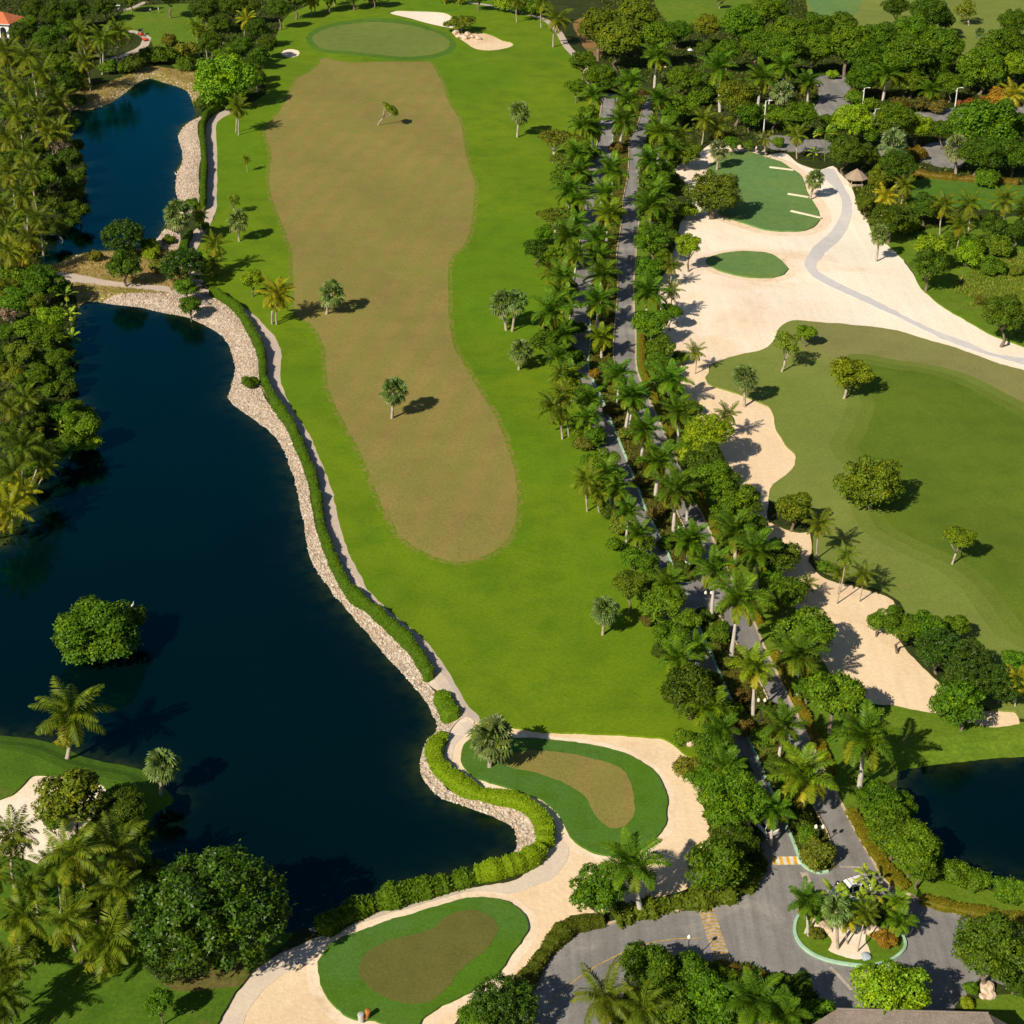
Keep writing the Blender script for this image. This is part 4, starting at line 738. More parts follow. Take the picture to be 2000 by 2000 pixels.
zone('in the boulevard median', '%(k)s in the boulevard median', """
R 1282 113 54 172 1278; R 1228 162 52; R 1219 198 56; R 1217 240 58 292 1209; R 1197 334 62; R 1187 382 60; RY 1185 420 58; R 1179 470 62; R 1176 505 52; R 1176 540 60; R 1168 592 66 642 1166; RY 1174 660 48 698 1175; R 1209 733 58 790 1206; R 1232 774 62 835 1222; R 1238 780 54 834 1227; R 1259 842 64 898 1252; R 1287 904 78 968 1280; R 1320 958 76 1043 1315; R 1345 1060 66 1115 1338; R 1352 1056 60 1113 1344; R 1396 1116 78 1210 1389; R 1442 1173 94 1300 1426; RY 1474 1303 78 1397 1471; R 1530 1419 78 1500 1518; RY 1570 1520 104 1592 1567; R 1512 1585 66; SR 1203 290 30; S 1190 330 24; SV 1200 760 30; SR 1196 800 34; SV 1218 850 34; SR 1238 905 38; SR 1282 1000 38; SD 1330 1110 36; S 1402 1236 54; SD 1375 1205 34; SV 1425 1290 40; S 1428 1390 54; SR 1455 1420 42; S 1487 1440 46; SD 1512 1490 50; S 1535 1540 50; SR 1450 1360 36; SD 1560 1600 54; S 1580 1630 44; SV 1595 1670 74|large round clipped bush with reddish top at the median tip; SV 1163 600 28; S 1170 680 30; SO 1160 730 24; SR 1250 940 30; S 1300 1060 34; SV 1345 1125 30; SD 1500 1385 40; S 1545 1475 46""")
zone('right of the boulevard', '%(k)s in the belt right of the boulevard', """
R 1290 197 52; G 1336 155 72; R 1287 259 56; R 1280 316 58; G 1282 350 60; R 1272 383 62; R 1274 402 60; G 1292 424 62; G 1274 466 82; B 1305 460 50; Y 1344 480 56 528 1345; G 1269 526 62; R 1261 572 66; C 1311 566 52; G 1272 629 78; G 1285 681 68; G 1282 710 62; R 1308 743 68 790 1302; C 1358 686 50 727 1357; F 1455 738 54 791 1454; R 1328 806 62; Y 1383 848 108; C 1419 806 62; B 1375 902 92; G 1401 942 112; G 1450 980 92; R 1437 1040 74 1098 1436; R 1479 1078 78 1150 1477; G 1470 1030 66; O 1550 988 86; C 1600 1022 72 1091 1595; C 1652 1085 56 1176 1634; C 1640 1118 46 1157 1636; C 1687 1122 62 1171 1679; C 1578 1140 48 1172 1575; B 1521 1085 92; G 1502 1120 60; G 1538 1158 92; G 1572 1233 122; R 1567 1280 82; B 1530 1250 60; G 1629 1357 132; G 1575 1340 70; R 1690 1442 108 1545 1678; SY 1350 890 50; S 1350 800 46; R 1345 960 60; G 1340 870 50; S 1330 700 34; G 1310 610 50; C 1310 520 50; G 1415 1000 60; S 1300 780 36; S 1420 1060 40; S 1500 1180 50; SO 1525 1090 36; S 1610 1110 38; G 1295 500 40; R 1300 290 44; G 1310 230 50; G 1300 330 40; SO 1452 1090 30""")
zone('by the pond at the lower right', '%(k)s by the lower right pond', """
G 1715 1556 92; G 1760 1562 72; G 1733 1598 100; G 1748 1630 108; G 1782 1652 116; G 1810 1658 62; G 1797 1690 82; S 1865 1704 64; S 1914 1722 62; S 1961 1735 64; S 2000 1744 54""")
zone('around the right hand sand waste', '%(k)s around the right hand sand waste', """
P 1539 671 62 726 1526|open crowned tree with white branches at the sand edge; Y 1575 652 46|small bright round tree beside the white branched tree; V 1660 729 88 778 1648|rounded tree with pale forked trunk on the right fairway; O 1699 945 146 992 1699|big olive bush tree alone on the right fairway; V 1876 1048 68 1102 1859|green tree on a leaning trunk near the right edge;
M 1393 378 128|broad dark tree beside the bluish tee turf; O 1344 300 56 331 1337; FB 1404 292 42 332 1400; SY 1339 414 46; F 1406 1 20; F 1592 350 40 388 1582|slim fan palm on the sand beside the tee boards; F 1718 458 40 508 1712|slim fan palm at the right edge of the sand waste; G 1715 1215 60; G 1759 1225 82; G 1810 1228 82; G 1870 1222 58; L 1836 1272 100; L 1896 1292 92; L 1888 1338 100; G 1873 1374 112 1425 1877; L 1953 1336 92; CY 1992 1330 72; G 1985 1290 60; S 1745 1195 30""")
zone('in the woods above the sand waste', '%(k)s in the woods above the sand waste', """
C 1373 235 56; C 1401 245 62 275 1398; G 1334 207 60; C 1334 259 50; O 1440 185 90; G 1466 225 62; R 1411 137 62; R 1484 155 56; G 1350 160 60; O 1207 75 104; O 1170 52 100; O 1240 30 92; G 1285 72 82; G 1323 60 62; G 1450 50 100; G 1490 20 80; G 1480 90 82; O 1380 52 62; G 1420 100 66; S 1400 170 50; S 1370 190 50; G 1430 280 36; S 1463 285 28; C 1500 270 40; S 1520 278 26; S 1545 245 40;
G 1513 21 62; G 1534 65 92; G 1590 57 90; G 1642 50 72; G 1655 85 102; G 1590 98 92; G 1526 98 92; G 1720 78 102; G 1785 65 100; G 1694 109 92; G 1772 111 112; G 1836 91 102; G 1823 128 90; B 1751 14 62; B 1810 20 92; B 1844 40 52; P 1888 22 52 49 1892; G 1979 39 72; G 1966 91 112; G 1919 137 112 185 1910; Y 1979 130 72; G 1681 155 76; R 1733 145 54 196 1724; O 1779 155 72; G 1857 160 62; R 1818 178 44 206 1815; R 1579 162 48 207 1577; FB 1528 181 48; R 1530 130 52; G 1505 145 52; F 1914 65 24 92 1912; SO 1955 193 60; SR 1800 205 44; SR 1835 208 40; S 1700 207 44; SR 1760 208 46; S 1670 190 40; SY 1625 145 24;
G 1513 225 62; G 1560 225 82; Y 1668 238 92; G 1746 233 92; Y 1792 246 72; FB 1743 280 58; C 1557 264 54 310 1557; T 1612 264 38 315 1611; K 1590 298 24; B 1652 296 84; B 1690 300 60; B 1756 322 84; O 1720 340 52; G 1928 240 150; G 1980 250 82; B 1914 300 102; B 1979 296 84; FB 1868 288 54 341 1867; CY 1987 185 66; O 1712 358 46; O 1690 398 42; CY 1722 382 62; C 1764 364 52; B 1741 425 92; B 1805 406 72; C 1844 402 62; C 1898 398 66; C 1962 390 72 475 1967; C 1998 402 60; C 1875 440 62; Y 1822 482 72; S 1890 482 62; S 1950 482 60; B 1985 452 60; B 1815 512 78; Y 1893 498 60 522 1885; S 1940 518 52; SV 1915 585 26; SV 1988 528 30; B 1966 614 102; SV 1945 598 24; S 1770 440 50; SD 1700 410 40; B 1940 440 60; S 1470 60 50; B 1630 270 40; B 1380 90 40; S 1870 470 50; SO 1790 300 40; S 1640 300 34; G 1700 260 50; G 1620 235 40; G 1840 255 50; S 1930 350 50""")
zone('around the roundabout plaza', '%(k)s around the roundabout plaza', """
G 1262 1885 124; G 1345 1902 112; G 1388 1955 132; G 1310 1965 122; C 1181 1945 150 2030 1190; C 1256 1968 130 2050 1262; L 985 1965 142; G 925 1985 80; G 1440 1925 84; R 1492 1955 104; R 1520 1985 86; G 1604 1985 66; Y 1748 1942 178 ; B 1942 1850 176|big dark tree overhanging the road at the right edge; B 1985 1905 90; SY 1888 1958 28|small round yellow shrub at the road end beside the grey roof; S 1895 1930 30; S 1230 2000 80; G 1450 1985 80; S 1400 1905 60""")
plant('B', 1547, 1930, 96, label='flowering tree with orange blossoms above the lower road', name='flowering_tree')
plant('R', 1575, 1762, 62, 1827, 1580, label='left royal palm of the roundabout island with dense crown', group='palms on the roundabout island')
plant('R', 1590, 1772, 54, 1822, 1572, label='lower royal palm at the left end of the roundabout island', group='palms on the roundabout island')
plant('R', 1756, 1800, 58, 1840, 1743, label='right royal palm leaning at the island kerb', group='palms on the roundabout island')
plant('RY', 1753, 1762, 44, 1815, 1739, label='taller slim palm behind the right royal palm of the island', group='palms on the roundabout island')
plant('F', 1634, 1778, 62, 1853, 1637, label='fan palm with brown skirt over the island sand', group='palms on the roundabout island')
plant('CY', 1656, 1796, 66, 1845, 1657, label='short palm with yellow leaves in the middle of the island', group='palms on the roundabout island')
plant('C', 1690, 1783, 64, 1858, 1674, label='green leaning palm on the island sand', group='palms on the roundabout island')
for q in [('K',1625,1748,56,'banana plant with striped leaves in front of the white minivan'),('K',1692,1714,44,'tall banana plant rising behind the white minivan'),('K',1702,1745,50,'banana plant right of the white minivan'),('K',1685,1760,44,'low banana plant in the middle of the roundabout island'),('T',1655,1765,50,'traveller palm fan in the middle of the roundabout island')]:
    plant(q[0], q[1], q[2], q[3], label=q[4], group='banana plants on the roundabout island', ratio=1.1)
for q in [('SV',1590,1826,36,'round brown green shrub in a ring at the left of the island'),('SO',1732,1834,42,'orange shrub in a mulch ring at the right of the island'),('SD',1715,1780,56,'tall dark shrub at the back of the island'),('SD',1730,1770,44,'dark shrub touching the right royal palm of the island'),('S',1610,1775,40,'green shrub behind the left rock of the island'),('SO',1712,1828,24,'small orange shrub beside the round island rock')]:
    plant(q[0], q[1], q[2], q[3], label=q[4], group='shrubs on the roundabout island')
# left bank of the big lake
zone('on the jungle bank by the lake', '%(k)s on the jungle bank left of the big lake', """
S 30 540 70; G 85 546 92; G 28 585 70; O 62 592 62; K 128 575 40; K 136 606 34; K 140 650 34; Y 100 622 70; G 60 642 66; D 18 612 44; G 92 662 72; O 40 692 66; G 112 692 54; O 20 732 62; G 72 732 62; B 122 722 52; C 55 775 74; C 20 795 76; B 92 802 56; G 158 820 82; G 120 798 62; G 128 852 60; B 108 872 60; G 140 786 50; SY 168 852 56; S 160 800 50; K 114 832 30; CD 35 862 104; C 78 880 84 950 55; C 25 925 96 1010 10; C 88 912 60 965 62; CY 40 962 92 1035 10; CY 14 996 104 1062 -25; SV 60 845 50; S 105 760 44; B 70 820 50; B 20 840 60; G 125 560 40; G 15 650 50; B 80 700 44; SD 130 680 36; SD 128 750 40; B 60 900 60; B 5 950 70; G 45 745 46; S 70 610 40; O 10 560 50; B 10 690 50; SR 140 745 22""")
plant('Q', 191, 1224, 196, label='large round bright green tree growing out of the dark lake', sq=.95)
plant('B', 258, 1192, 52, label='small dark side crown right of the round lake tree', ratio=.8, name='lake_tree')
plant('C', 135, 1395, 172, 1480, 130, label='large coconut palm at the lake edge beside the round lake tree')
plant('F', 315, 1494, 70, 1552, 313, label='round fan palm on the tip of the lower left peninsula')
zone('on the lower left peninsula', '%(k)s on the lower left peninsula', """
O 142 1556 148|broad sparse tree covering the pale bunker; B 245 1566 90; C 26 1630 130 1735 30; C 148 1668 154; C 225 1652 146; C 241 1733 124; C 23 1790 140; C 148 1792 138; C 207 1840 164 1900 197; C 8 1880 132; CD 0 1940 130; C -20 1700 130; CD 60 1725 110; B 60 1850 70; CD 100 1690 110; B 180 1760 90; B 240 1680 90; B 265 1620 80; B 210 1600 80; CD 15 1960 110; S 100 1600 60; B 300 1690 60; G 312 1960 58 2005 318|small sunlit tree on the lawn at the bottom left""")
plant('L', 412, 1782, 300, label='huge dark glossy tree at the bottom left between lake and path', sq=.95, ratio=.5, name='broadleaf_tree')
plant('L', 345, 1850, 150, label='lower dark bough tree against the huge glossy tree', ratio=.5)
# ------------------------------------------------------------------ hedges
def hedge(name, px, width, height, col, label, cat='hedge', group=None, dens=30, leaf=.24, lump=.19, zc=.5, step=6):
    """clipped hedge swept along a traced centre line: solid woody core with leaf skin"""
    P = [Vector(unp(x, y, height*zc)) for x, y in cr(px, False, step)]
    rnd = random.Random(len(px)*7+int(width*10)); V, F = [], []
    prof = [(-.5,-.15),(-.5,.55),(-.40,.92),(-.15,1.0),(.15,1.0),(.40,.92),(.5,.55),(.5,-.15)]; n = len(prof)
    Hs = hgt_arr(np.array([(p.x, p.y) for p in P]))
    for i, p in enumerate(P):
        d = (P[min(i+1,len(P)-1)]-P[max(i-1,0)]).normalized(); nn = Vector((-d.y, d.x)); e = min(1, min(i, len(P)-1-i)*.5+.55)
        k = 1+lump*1.5*(mnoise.noise((p.x*.45, p.y*.45, 1.0))+.6*mnoise.noise((p.x*1.5, p.y*1.5, 4.0)))
        for a, b in prof:
            q = p+nn*(a*width*k*e); V.append((q.x, q.y, Hs[i]+b*height*k*(.6+.4*e)))
    for i in range(len(P)-1):
        for k in range(n-1): F.append((i*n+k, (i+1)*n+k, (i+1)*n+k+1, i*n+k+1))
    F.append(tuple(range(n))); F.append(tuple((len(P)-1)*n+k for k in range(n))[::-1])
    root = empty(name, (P[0].x, P[0].y, Hs[0])); tag(root, label, cat, group)
    V0 = [(v[0]-P[0].x, v[1]-P[0].y, v[2]-Hs[0]) for v in V]
    core = mesh_np('hedge_core', V0, F, HEDG); co = obj('branches', core, root); co.color = (col[0]*.8, col[1]*.8, col[2]*.8, 0)
    VA = np.array(V0); T = []
    for f in F[:-2]: T += [VA[[f[0], f[1], f[2]]], VA[[f[0], f[2], f[3]]]]
    T = np.array(T); m = int(min(45000, max(600, tri_area(T)*dens))); S_ = sample_tris(T, m)
    C0 = np.array([(p.x-P[0].x, p.y-P[0].y) for p in P]); 
    up = unit(m, RNG)*.7+np.array([0,0,.6]); D = unit(m, RNG)+np.array([0,0,.25])
    V2, F2 = quads(S_, D, up, leaf*RNG.uniform(.7,1.3,m), leaf*.6*RNG.uniform(.8,1.2,m), .1)
    lf = obj('foliage', mesh_np('hedge_leaves', V2, F2, HEDG), root); lf.color = (*col, 0)
    return root
COREM = pbr('hedge_wood', (.030,.050,.010), .9, .1)
HG = (.075,.150,.006); HB = (.180,.290,.008)
hedge('hedge', P_("438,204 420,212 406,221 399,232 395,246 395,262 397,285 399,310 399,336 397,362 397,385 396,404"), 1.2, 1.9, HG, 'clipped dark green hedge beside the upper pond path', group='clipped hedges along the lakes')
hedge('hedge', P_("372,452 362,466 358,482 356,500"), 1.8, 1.5, HG, 'short dark hedge piece between upper pond and sandy path', group='clipped hedges along the lakes')
hedge('hedge', P_("410,567 425,573 443,585 462,600 480,626 496,655 508,681 513,708 514,735 524,758 540,790 566,824 584,862 600,901 613,940 624,1000 629,1030 642,1068 659,1106 686,1149 728,1184 766,1220 802,1256 826,1290 840,1314"), 1.25, 1.7, HG, 'very long winding clipped hedge between the stony lake bank and the path', group='clipped hedges along the lakes', dens=24)
hedge('hedge', P_("860,1347 868,1362 876,1378 884,1394"), 2.3, 1.5, (.11,.21,.008), 'short separate clipped hedge block near the path bend', group='clipped hedges along the lakes')
hedge('hedge', P_("872,1428 856,1437 848,1455 852,1478 868,1500 893,1520 925,1536 965,1547 1003,1556 1036,1572 1056,1594 1066,1620 1063,1645"), 1.9, 1.2, HB, 'bright yellow-green clipped hedge curving round the lake bay', group='clipped hedges along the lakes')
hedge('hedge', P_("1058,1652 1040,1668 1010,1683 975,1693 928,1703"), 2.0, 1.6, HB, 'bright yellow-green clipped hedge at the head of the lake bay', group='clipped hedges along the lakes')
hedge('hedge', P_("926,1706 900,1714 868,1722 835,1730 800,1738 765,1749 735,1758 705,1768 675,1782 650,1797 628,1812"), 2.3, 1.35, (.080,.155,.007), 'loose lumpy hedge along the lower lake shore beside the path', group='clipped hedges along the lakes', lump=.36, leaf=.36, dens=34, zc=.2)
def off(pts, dx, dy=0): return [(x+dx, y+dy) for x, y in pts]
OY = (.185,.165,.012)
vi = KR.index((1242.0,655.0))
hedge('hedge', off(KR[vi:18+4], 12, -2), .8, .6, OY, 'long low orange-yellow hedge strip along the right boulevard kerb, upper part', group='low hedge strips beside the kerb', lump=.25, dens=30)
hedge('hedge', P_("1513,1270 1535,1318 1557,1366 1583,1416 1610,1475 1628,1510"), 1.1, .6, OY, 'low orange-yellow hedge strip along the right boulevard kerb above the pond', group='low hedge strips beside the kerb', lump=.25, dens=30)
hedge('hedge', P_("1662,1580 1680,1612 1700,1648 1720,1676 1732,1697 1752,1718 1772,1733"), 1.5, .6, (.17,.16,.012), 'low olive-yellow hedge along the kerb east of the roundabout', group='low hedge strips beside the kerb', lump=.25, dens=30)
hedge('hedge', P_("1800,1752 1830,1762 1880,1773 1930,1782 2020,1800"), 1.5, .7, (.16,.15,.012), 'low yellow hedge along the road leaving to the right', group='low hedge strips beside the kerb', lump=.25)
hedge('hedge', P_("1022,1922 1042,1890 1062,1860 1088,1829 1120,1806 1180,1794"), 1.7, 1.0, (.085,.110,.010), 'low hedge round the curve of the lower left road', group='low hedge strips beside the kerb', lump=.25)
hedge('hedge', P_("1200,1787 1250,1775 1311,1764 1372,1752 1412,1742 1444,1727 1466,1710 1478,1690"), 2.4, .9, (.105,.150,.012), 'broad leafy planting between sand and lower road', cat='hedge', lump=.6, dens=26, leaf=.42)
hedge('hedge', P_("1780,336 1830,345 1900,352 1990,358"), 2.0, 1.0, (.17,.13,.015), 'yellow and orange flower hedge below the right hand road', lump=.3)
hedge('hedge', P_("1402,1898 1435,1897 1470,1905 1500,1916 1540,1932"), 1.6, .8, (.13,.10,.015), 'low reddish hedge below the lower road crossing', lump=.3)
hedge('hedge', P_("1185,174 1220,178 1262,180 1300,176"), 1.6, 1.3, (.06,.05,.012), 'dark hedge closing the far end of the boulevard', lump=.3)
hedge('hedge', P_("1870,200 1905,196 1945,192"), 1.8, 1.0, (.26,.09,.02), 'orange red hedge beside the road at the upper right', lump=.3)
hedge('hedge', P_("1660,175 1700,178 1740,182"), 1.4, .8, (.12,.09,.02), 'brownish hedge in front of the upper woods', lump=.3)

# ------------------------------------------------------------------ loose scatter (stuff)
def rid(lbl): 
    return [i for i, r in enumerate(REG) if lbl in r[4]][0]
def stone_field(T, n, s0, s1, label, name='rocks'):
    bm = bmesh.new(); bmesh.ops.create_icosphere(bm, subdivisions=1, radius=1)
    B = np.array([v.co[:] for v in bm.verts]); FB = np.array([[v.index for v in f.verts] for f in bm.faces]); bm.free()
    P = sample_tris(T, n); k = len(B)
    S_ = (RNG.uniform(s0, s1, n)*RNG.uniform(.6,1.25,n))[:,None,None]
    ax = RNG.uniform(.65,1.2,(n,1,3))*np.array([1,1,.7]); J = 1+RNG.uniform(-.22,.22,(n,k,1)); a = RNG.uniform(0,6.28,n)
    X = B[None]*ax*J*S_; c, s = np.cos(a)[:,None], np.sin(a)[:,None]
    Y = np.stack([X[...,0]*c-X[...,1]*s, X[...,0]*s+X[...,1]*c, X[...,2]], -1)+P[:,None,:]+np.array([0,0,.02])
    F = (FB[None]+np.arange(n)[:,None,None]*k).reshape(-1,3)
    o = obj(name, mesh_np(name, Y.reshape(-1,3), F, STONE)); tag(o, label, 'rocks', kind='stuff'); return o
def stone_mat():
    m, t, out = nt('rubble_stone'); g = t.nodes.new('ShaderNodeNewGeometry')
    cr_ = t.nodes.new('ShaderNodeValToRGB'); t.links.new(g.outputs['Random Per Island'], cr_.inputs[0]); e = cr_.color_ramp.elements
    e[0].color = (.24,.18,.13,1); e[1].color = (.74,.64,.53,1)
    for p, c in ((.2,(.44,.35,.27,1)),(.4,(.52,.36,.24,1)),(.6,(.58,.48,.38,1)),(.8,(.42,.36,.31,1))): q = e.new(p); q.color = c
    b = t.nodes.new('ShaderNodeBsdfPrincipled'); sin_(b,'Roughness',.85); sin_(b,'Specular IOR Level',.2); t.links.new(cr_.outputs[0], b.inputs['Base Color']); t.links.new(b.outputs[0], out.inputs[0]); return m
STONE = stone_mat()
bT = TRIS[rid('stony rip rap')]
stone_field(bT, int(min(24000, tri_area(bT)*11)), .10, .22, 'pale rubble stones covering the lake banks')
dT = TRIS[rid('dry orange')]; 
bc = dT.mean(1)[:,2]; low = dT[bc < -.15]
if len(low): stone_field(low, int(min(2500, tri_area(low)*2.5)), .12, .30, 'small stones along the pond and isthmus shores')
def blades(T, n, h, w, col, label, name, cat, lean=.5, mat=None):
    P = sample_tris(T, n); D = unit(n, RNG)*lean+np.array([0,0,1.]); Nn = unit(n, RNG)+np.array([0,0,.3])
    V, F = quads(P-np.array([0,0,.02]), D, Nn, h*RNG.uniform(.5,1.3,n), w*RNG.uniform(.6,1.4,n), .05)
    o = obj(name, mesh_np(name, V, F, mat or HEDG)); o.color = (*col, 0); tag(o, label, cat, kind='stuff'); return o
blades(dT, 9000, .45, .14, (.26,.23,.06), 'tall dry grass on the pond banks', 'tall_grass', 'grass')
gT = TRIS[-1]; gc = gT.mean(1)
def zone_tris(px):
    poly = gpoly(px); return gT[inside(gc[:,:2], poly)]
UG = [("left bank", P_("-60,-60 300,-60 240,100 150,180 120,500 90,520 150,560 155,900 60,1060 -80,1100"), 30000, (.060,.090,.014)),
      ("boulevard left", P_("1100,120 1200,180 1160,300 1110,560 1105,700 1160,860 1260,1100 1390,1430 1450,1580 1485,1700 1380,1760 1340,1620 1395,1500 1240,1150 1120,740 1050,480 1100,300"), 22000, (.075,.11,.014)),
      ("boulevard right", P_("1270,180 1330,200 1340,320 1300,500 1290,640 1330,760 1400,950 1350,930 1260,720 1240,600 1245,340"), 14000, (.075,.12,.014)),
      ("upper woods", P_("1180,-60 2080,-60 2080,360 1800,360 1650,310 1500,300 1330,300 1290,160 1180,160"), 34000, (.075,.105,.015)),
      ("right woods", P_("1680,350 1790,370 1780,420 2080,430 2080,520 1760,500 1700,450"), 12000, (.085,.12,.015)),
      ("top", P_("380,-60 720,-60 560,80 540,200 440,220 380,160"), 10000, (.06,.10,.012)),
      ("plaza south", P_("1200,1890 1400,1880 1600,1940 1600,2070 1100,2070"), 10000, (.07,.11,.012))]
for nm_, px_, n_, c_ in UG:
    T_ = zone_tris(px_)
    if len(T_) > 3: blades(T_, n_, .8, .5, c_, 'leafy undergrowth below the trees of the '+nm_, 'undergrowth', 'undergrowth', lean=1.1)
mT = np.concatenate([TRIS[rid('upper planted median')], TRIS[rid('lower planted median')]])
blades(mT, 14000, .40, .28, (.10,.10,.014), 'low planting covering the boulevard median', 'ground_cover', 'ground cover', lean=1.1)
seT = TRIS[rid('green rough with shrubs')]; cc_ = seT.mean(1); pz = gpoly(P_("1870,540 1930,520 2060,500 2060,690 1960,620 1900,590")); sel = seT[inside(cc_[:,:2], pz)]
if len(sel): blades(sel, 6000, .45, .25, (.17,.20,.03), 'wild dry grass beside the far right shrubs', 'tall_grass', 'grass')

# ------------------------------------------------------------------ kerbs and road markings
def kerb(px, w, z0, z1, mat, label, name='kerb', closed=False):
    P = [Vector(unp(*p)) for p in cr(px, closed, 6)]; V, F = [], []; n = len(P)
    for i, p in enumerate(P):
        a, b = (P[i-1], P[(i+1)%n]) if closed else (P[max(i-1,0)], P[min(i+1,n-1)])
        d = (b-a).normalized(); nn = Vector((-d.y,d.x))*w/2
        for q, z in ((p-nn, z0), (p-nn*.9, z1), (p+nn*.9, z1), (p+nn, z0)): V.append((q.x, q.y, z))
    m = n if closed else n-1
    for i in range(m):
        j = (i+1)%n
        for k in range(3): F.append((i*4+k, j*4+k, j*4+k+1, i*4+k+1))
    o = obj(name, mesh_np(name, V, F, mat)); tag(o, label, 'kerb', kind='structure'); return o
MINT = pbr('mint_painted_kerb', (.36,.56,.40), .6, .3, noise=.22, nscale=.8); KB = pbr('beige_kerb', (.55,.43,.29), .8, .2, noise=.25, nscale=.6)
kerb(M1L+P_("1376,1104"), .30, -.2, .10, MINT, 'mint green kerb of the upper median')
kerb(M1R[1:], .22, -.2, .07, KB, 'beige kerb on the right side of the upper median')
kerb(M2L, .30, -.2, .10, MINT, 'mint green kerb of the lower median')
kerb(M2R, .22, -.2, .08, KB, 'beige kerb on the right side of the lower median')
kerb(ISL, .34, -.2, .13, MINT, 'mint green kerb ring of the roundabout island', closed=True)
kerb(KR, .28, -.2, .06, KB, 'long beige kerb right of the boulevard')
kerb(SKN, .28, -.2, .06, KB, 'beige kerb along the lower road')
kerb(KLleft[:-1], .25, -.2, .06, KB, 'beige kerb left of the boulevard')
def strip_quad(c, mat, z, label, name='road_marking'):
    V = [(*unp(x, y), z) for x, y in c]; F = [tuple(range(len(c)))]
    o = obj(name, mesh_np(name, V, F, mat)); tag(o, label, 'road marking', kind='structure'); return o
YEL = pbr('yellow_road_paint', (.72,.42,.05), .7, .2, noise=.25, nscale=1.5); WHT = pbr('white_road_paint', (.72,.68,.62), .7, .2, noise=.2, nscale=1.5)
YELF = pbr('worn_yellow_paint', (.44,.29,.09), .8, .2, noise=.35, nscale=2); WHF = pbr('worn_white_paint', (.42,.36,.29), .8, .2, noise=.35, nscale=2)
def crossing(a, b, c, d, n, m1, m2, label, curve=0):
    """a-b near edge, d-c far edge; n alternating bars from a to b; one object per paint colour"""
    for q, mt in enumerate((m1, m2)):
        V, F = [], []
        for i in range(q, n, 2):
            for u in (i/n, (i+1)/n):
                for v in np.linspace(0, 1, 5):
                    x = a[0]*(1-u)*(1-v)+b[0]*u*(1-v)+c[0]*u*v+d[0]*(1-u)*v; y = a[1]*(1-u)*(1-v)+b[1]*u*(1-v)+c[1]*u*v+d[1]*(1-u)*v
                    y += curve*math.sin(math.pi*v)
                    V.append((*unp(x, y), -.12+.022))
            o = len(V)-10
            for k in range(4): F.append((o+k, o+k+1, o+6+k, o+5+k))
        o_ = obj('road_marking', mesh_np('road_marking', V, F, mt)); tag(o_, label+(' , yellow bars' if q == 0 else ' , white bars'), 'road marking', kind='structure')
crossing((1562,1671),(1507,1672),(1511,1688),(1566,1687), 8, WHT, YEL, 'short zebra crossing at the foot of the left carriageway')
crossing((1363,1775),(1400,1886),(1432,1886),(1393,1770), 34, YELF, WHF, 'worn striped hump across the lower road', curve=-3)
def line_mark(px, w, mat, label):
    P = [Vector(unp(*p)) for p in cr(px, False, 6)]; V, F = [], []
    for i, p in enumerate(P):
        d = (P[min(i+1,len(P)-1)]-P[max(i-1,0)]).normalized(); nn = Vector((-d.y,d.x))*w/2
        V += [(*(p-nn), -.12+.018), (*(p+nn), -.12+.018)]
        if i: F.append((2*i-2, 2*i-1, 2*i+1, 2*i))
    tag(obj('road_marking', mesh_np('road_marking', V, F, mat)), label, 'road marking', kind='structure')
line_mark(P_("1368,1831 1311,1833 1246,1847 1194,1870 1155,1891 1116,1919 1075,1960"), .14, YELF, 'thin faded yellow centre line of the lower road')
line_mark(P_("1640,1691 1665,1692 1692,1694"), .28, WHF, 'faded white stop line right of the median tip')
line_mark(P_("1570,1702 1576,1718 1582,1738"), .8, WHF, 'faded patch line below the zebra crossing')
line_mark(P_("1621,1887 1642,1908 1664,1932"), .35, WHF, 'pale line from the island to the lower tree')

# ------------------------------------------------------------------ small built things
WHITE = pbr('white_paint', (.80,.79,.76), .35, .5); WPL = pbr('white_plastic', (.82,.82,.80), .4, .4); BLACK = pbr('black_rubber', (.02,.02,.02), .7, .3)
GLASS = pbr('dark_glass', (.015,.02,.025), .08, .6); DK = pbr('dark_metal', (.035,.035,.04), .5, .5); REDP = pbr('red_paint', (.62,.07,.03), .4, .5); SKIN = pbr('skin', (.42,.25,.17), .6, .3)
GREY = pbr('galvanised_steel', (.55,.56,.56), .5, .5, .3); CHR = pbr('bright_metal', (.7,.7,.7), .3, .5, .8); GLOBE = pbr('frosted_globe', (.85,.80,.66), .3, .5); SEATM = pbr('beige_vinyl', (.55,.48,.38), .6, .3)
def thing_at(name, px, py, rz, label, cat, group=None, z=0, tz=None):
    X, Y = unp(px, py, z); h = hgt(X, Y) if tz is None else tz
    e = empty(name, (X, Y, h+z), (0,0,rz)); tag(e, label, cat, group); return e
def wheel(parent, x, y, r, w, hub=True):
    bm = bmesh.new(); add_tube(bm, [(0,-w/2,0),(0,-w*.3,0),(0,w*.3,0),(0,w/2,0)], [r*.9,r,r,r*.9], 16)
    o = bm_obj('wheel', bm, BLACK, parent, (x,y,r), smooth=False)
    if hub:
        bm = bmesh.new(); add_tube(bm, [(0,-w/2-.012,0),(0,w/2+.012,0)], r*.55, 12); bm_obj('rim', bm, CHR, o)
    return o
def loft(bm, secs):
    """secs: list of rings of equal length"""
    R_ = [[bm.verts.new(p) for p in s] for s in secs]; n = len(R_[0])
    for i in range(len(R_)-1):
        for k in range(n): bm.faces.new((R_[i][k], R_[i][(k+1)%n], R_[i+1][(k+1)%n], R_[i+1][k]))
    bm.faces.new(R_[0][::-1]); bm.faces.new(R_[-1])
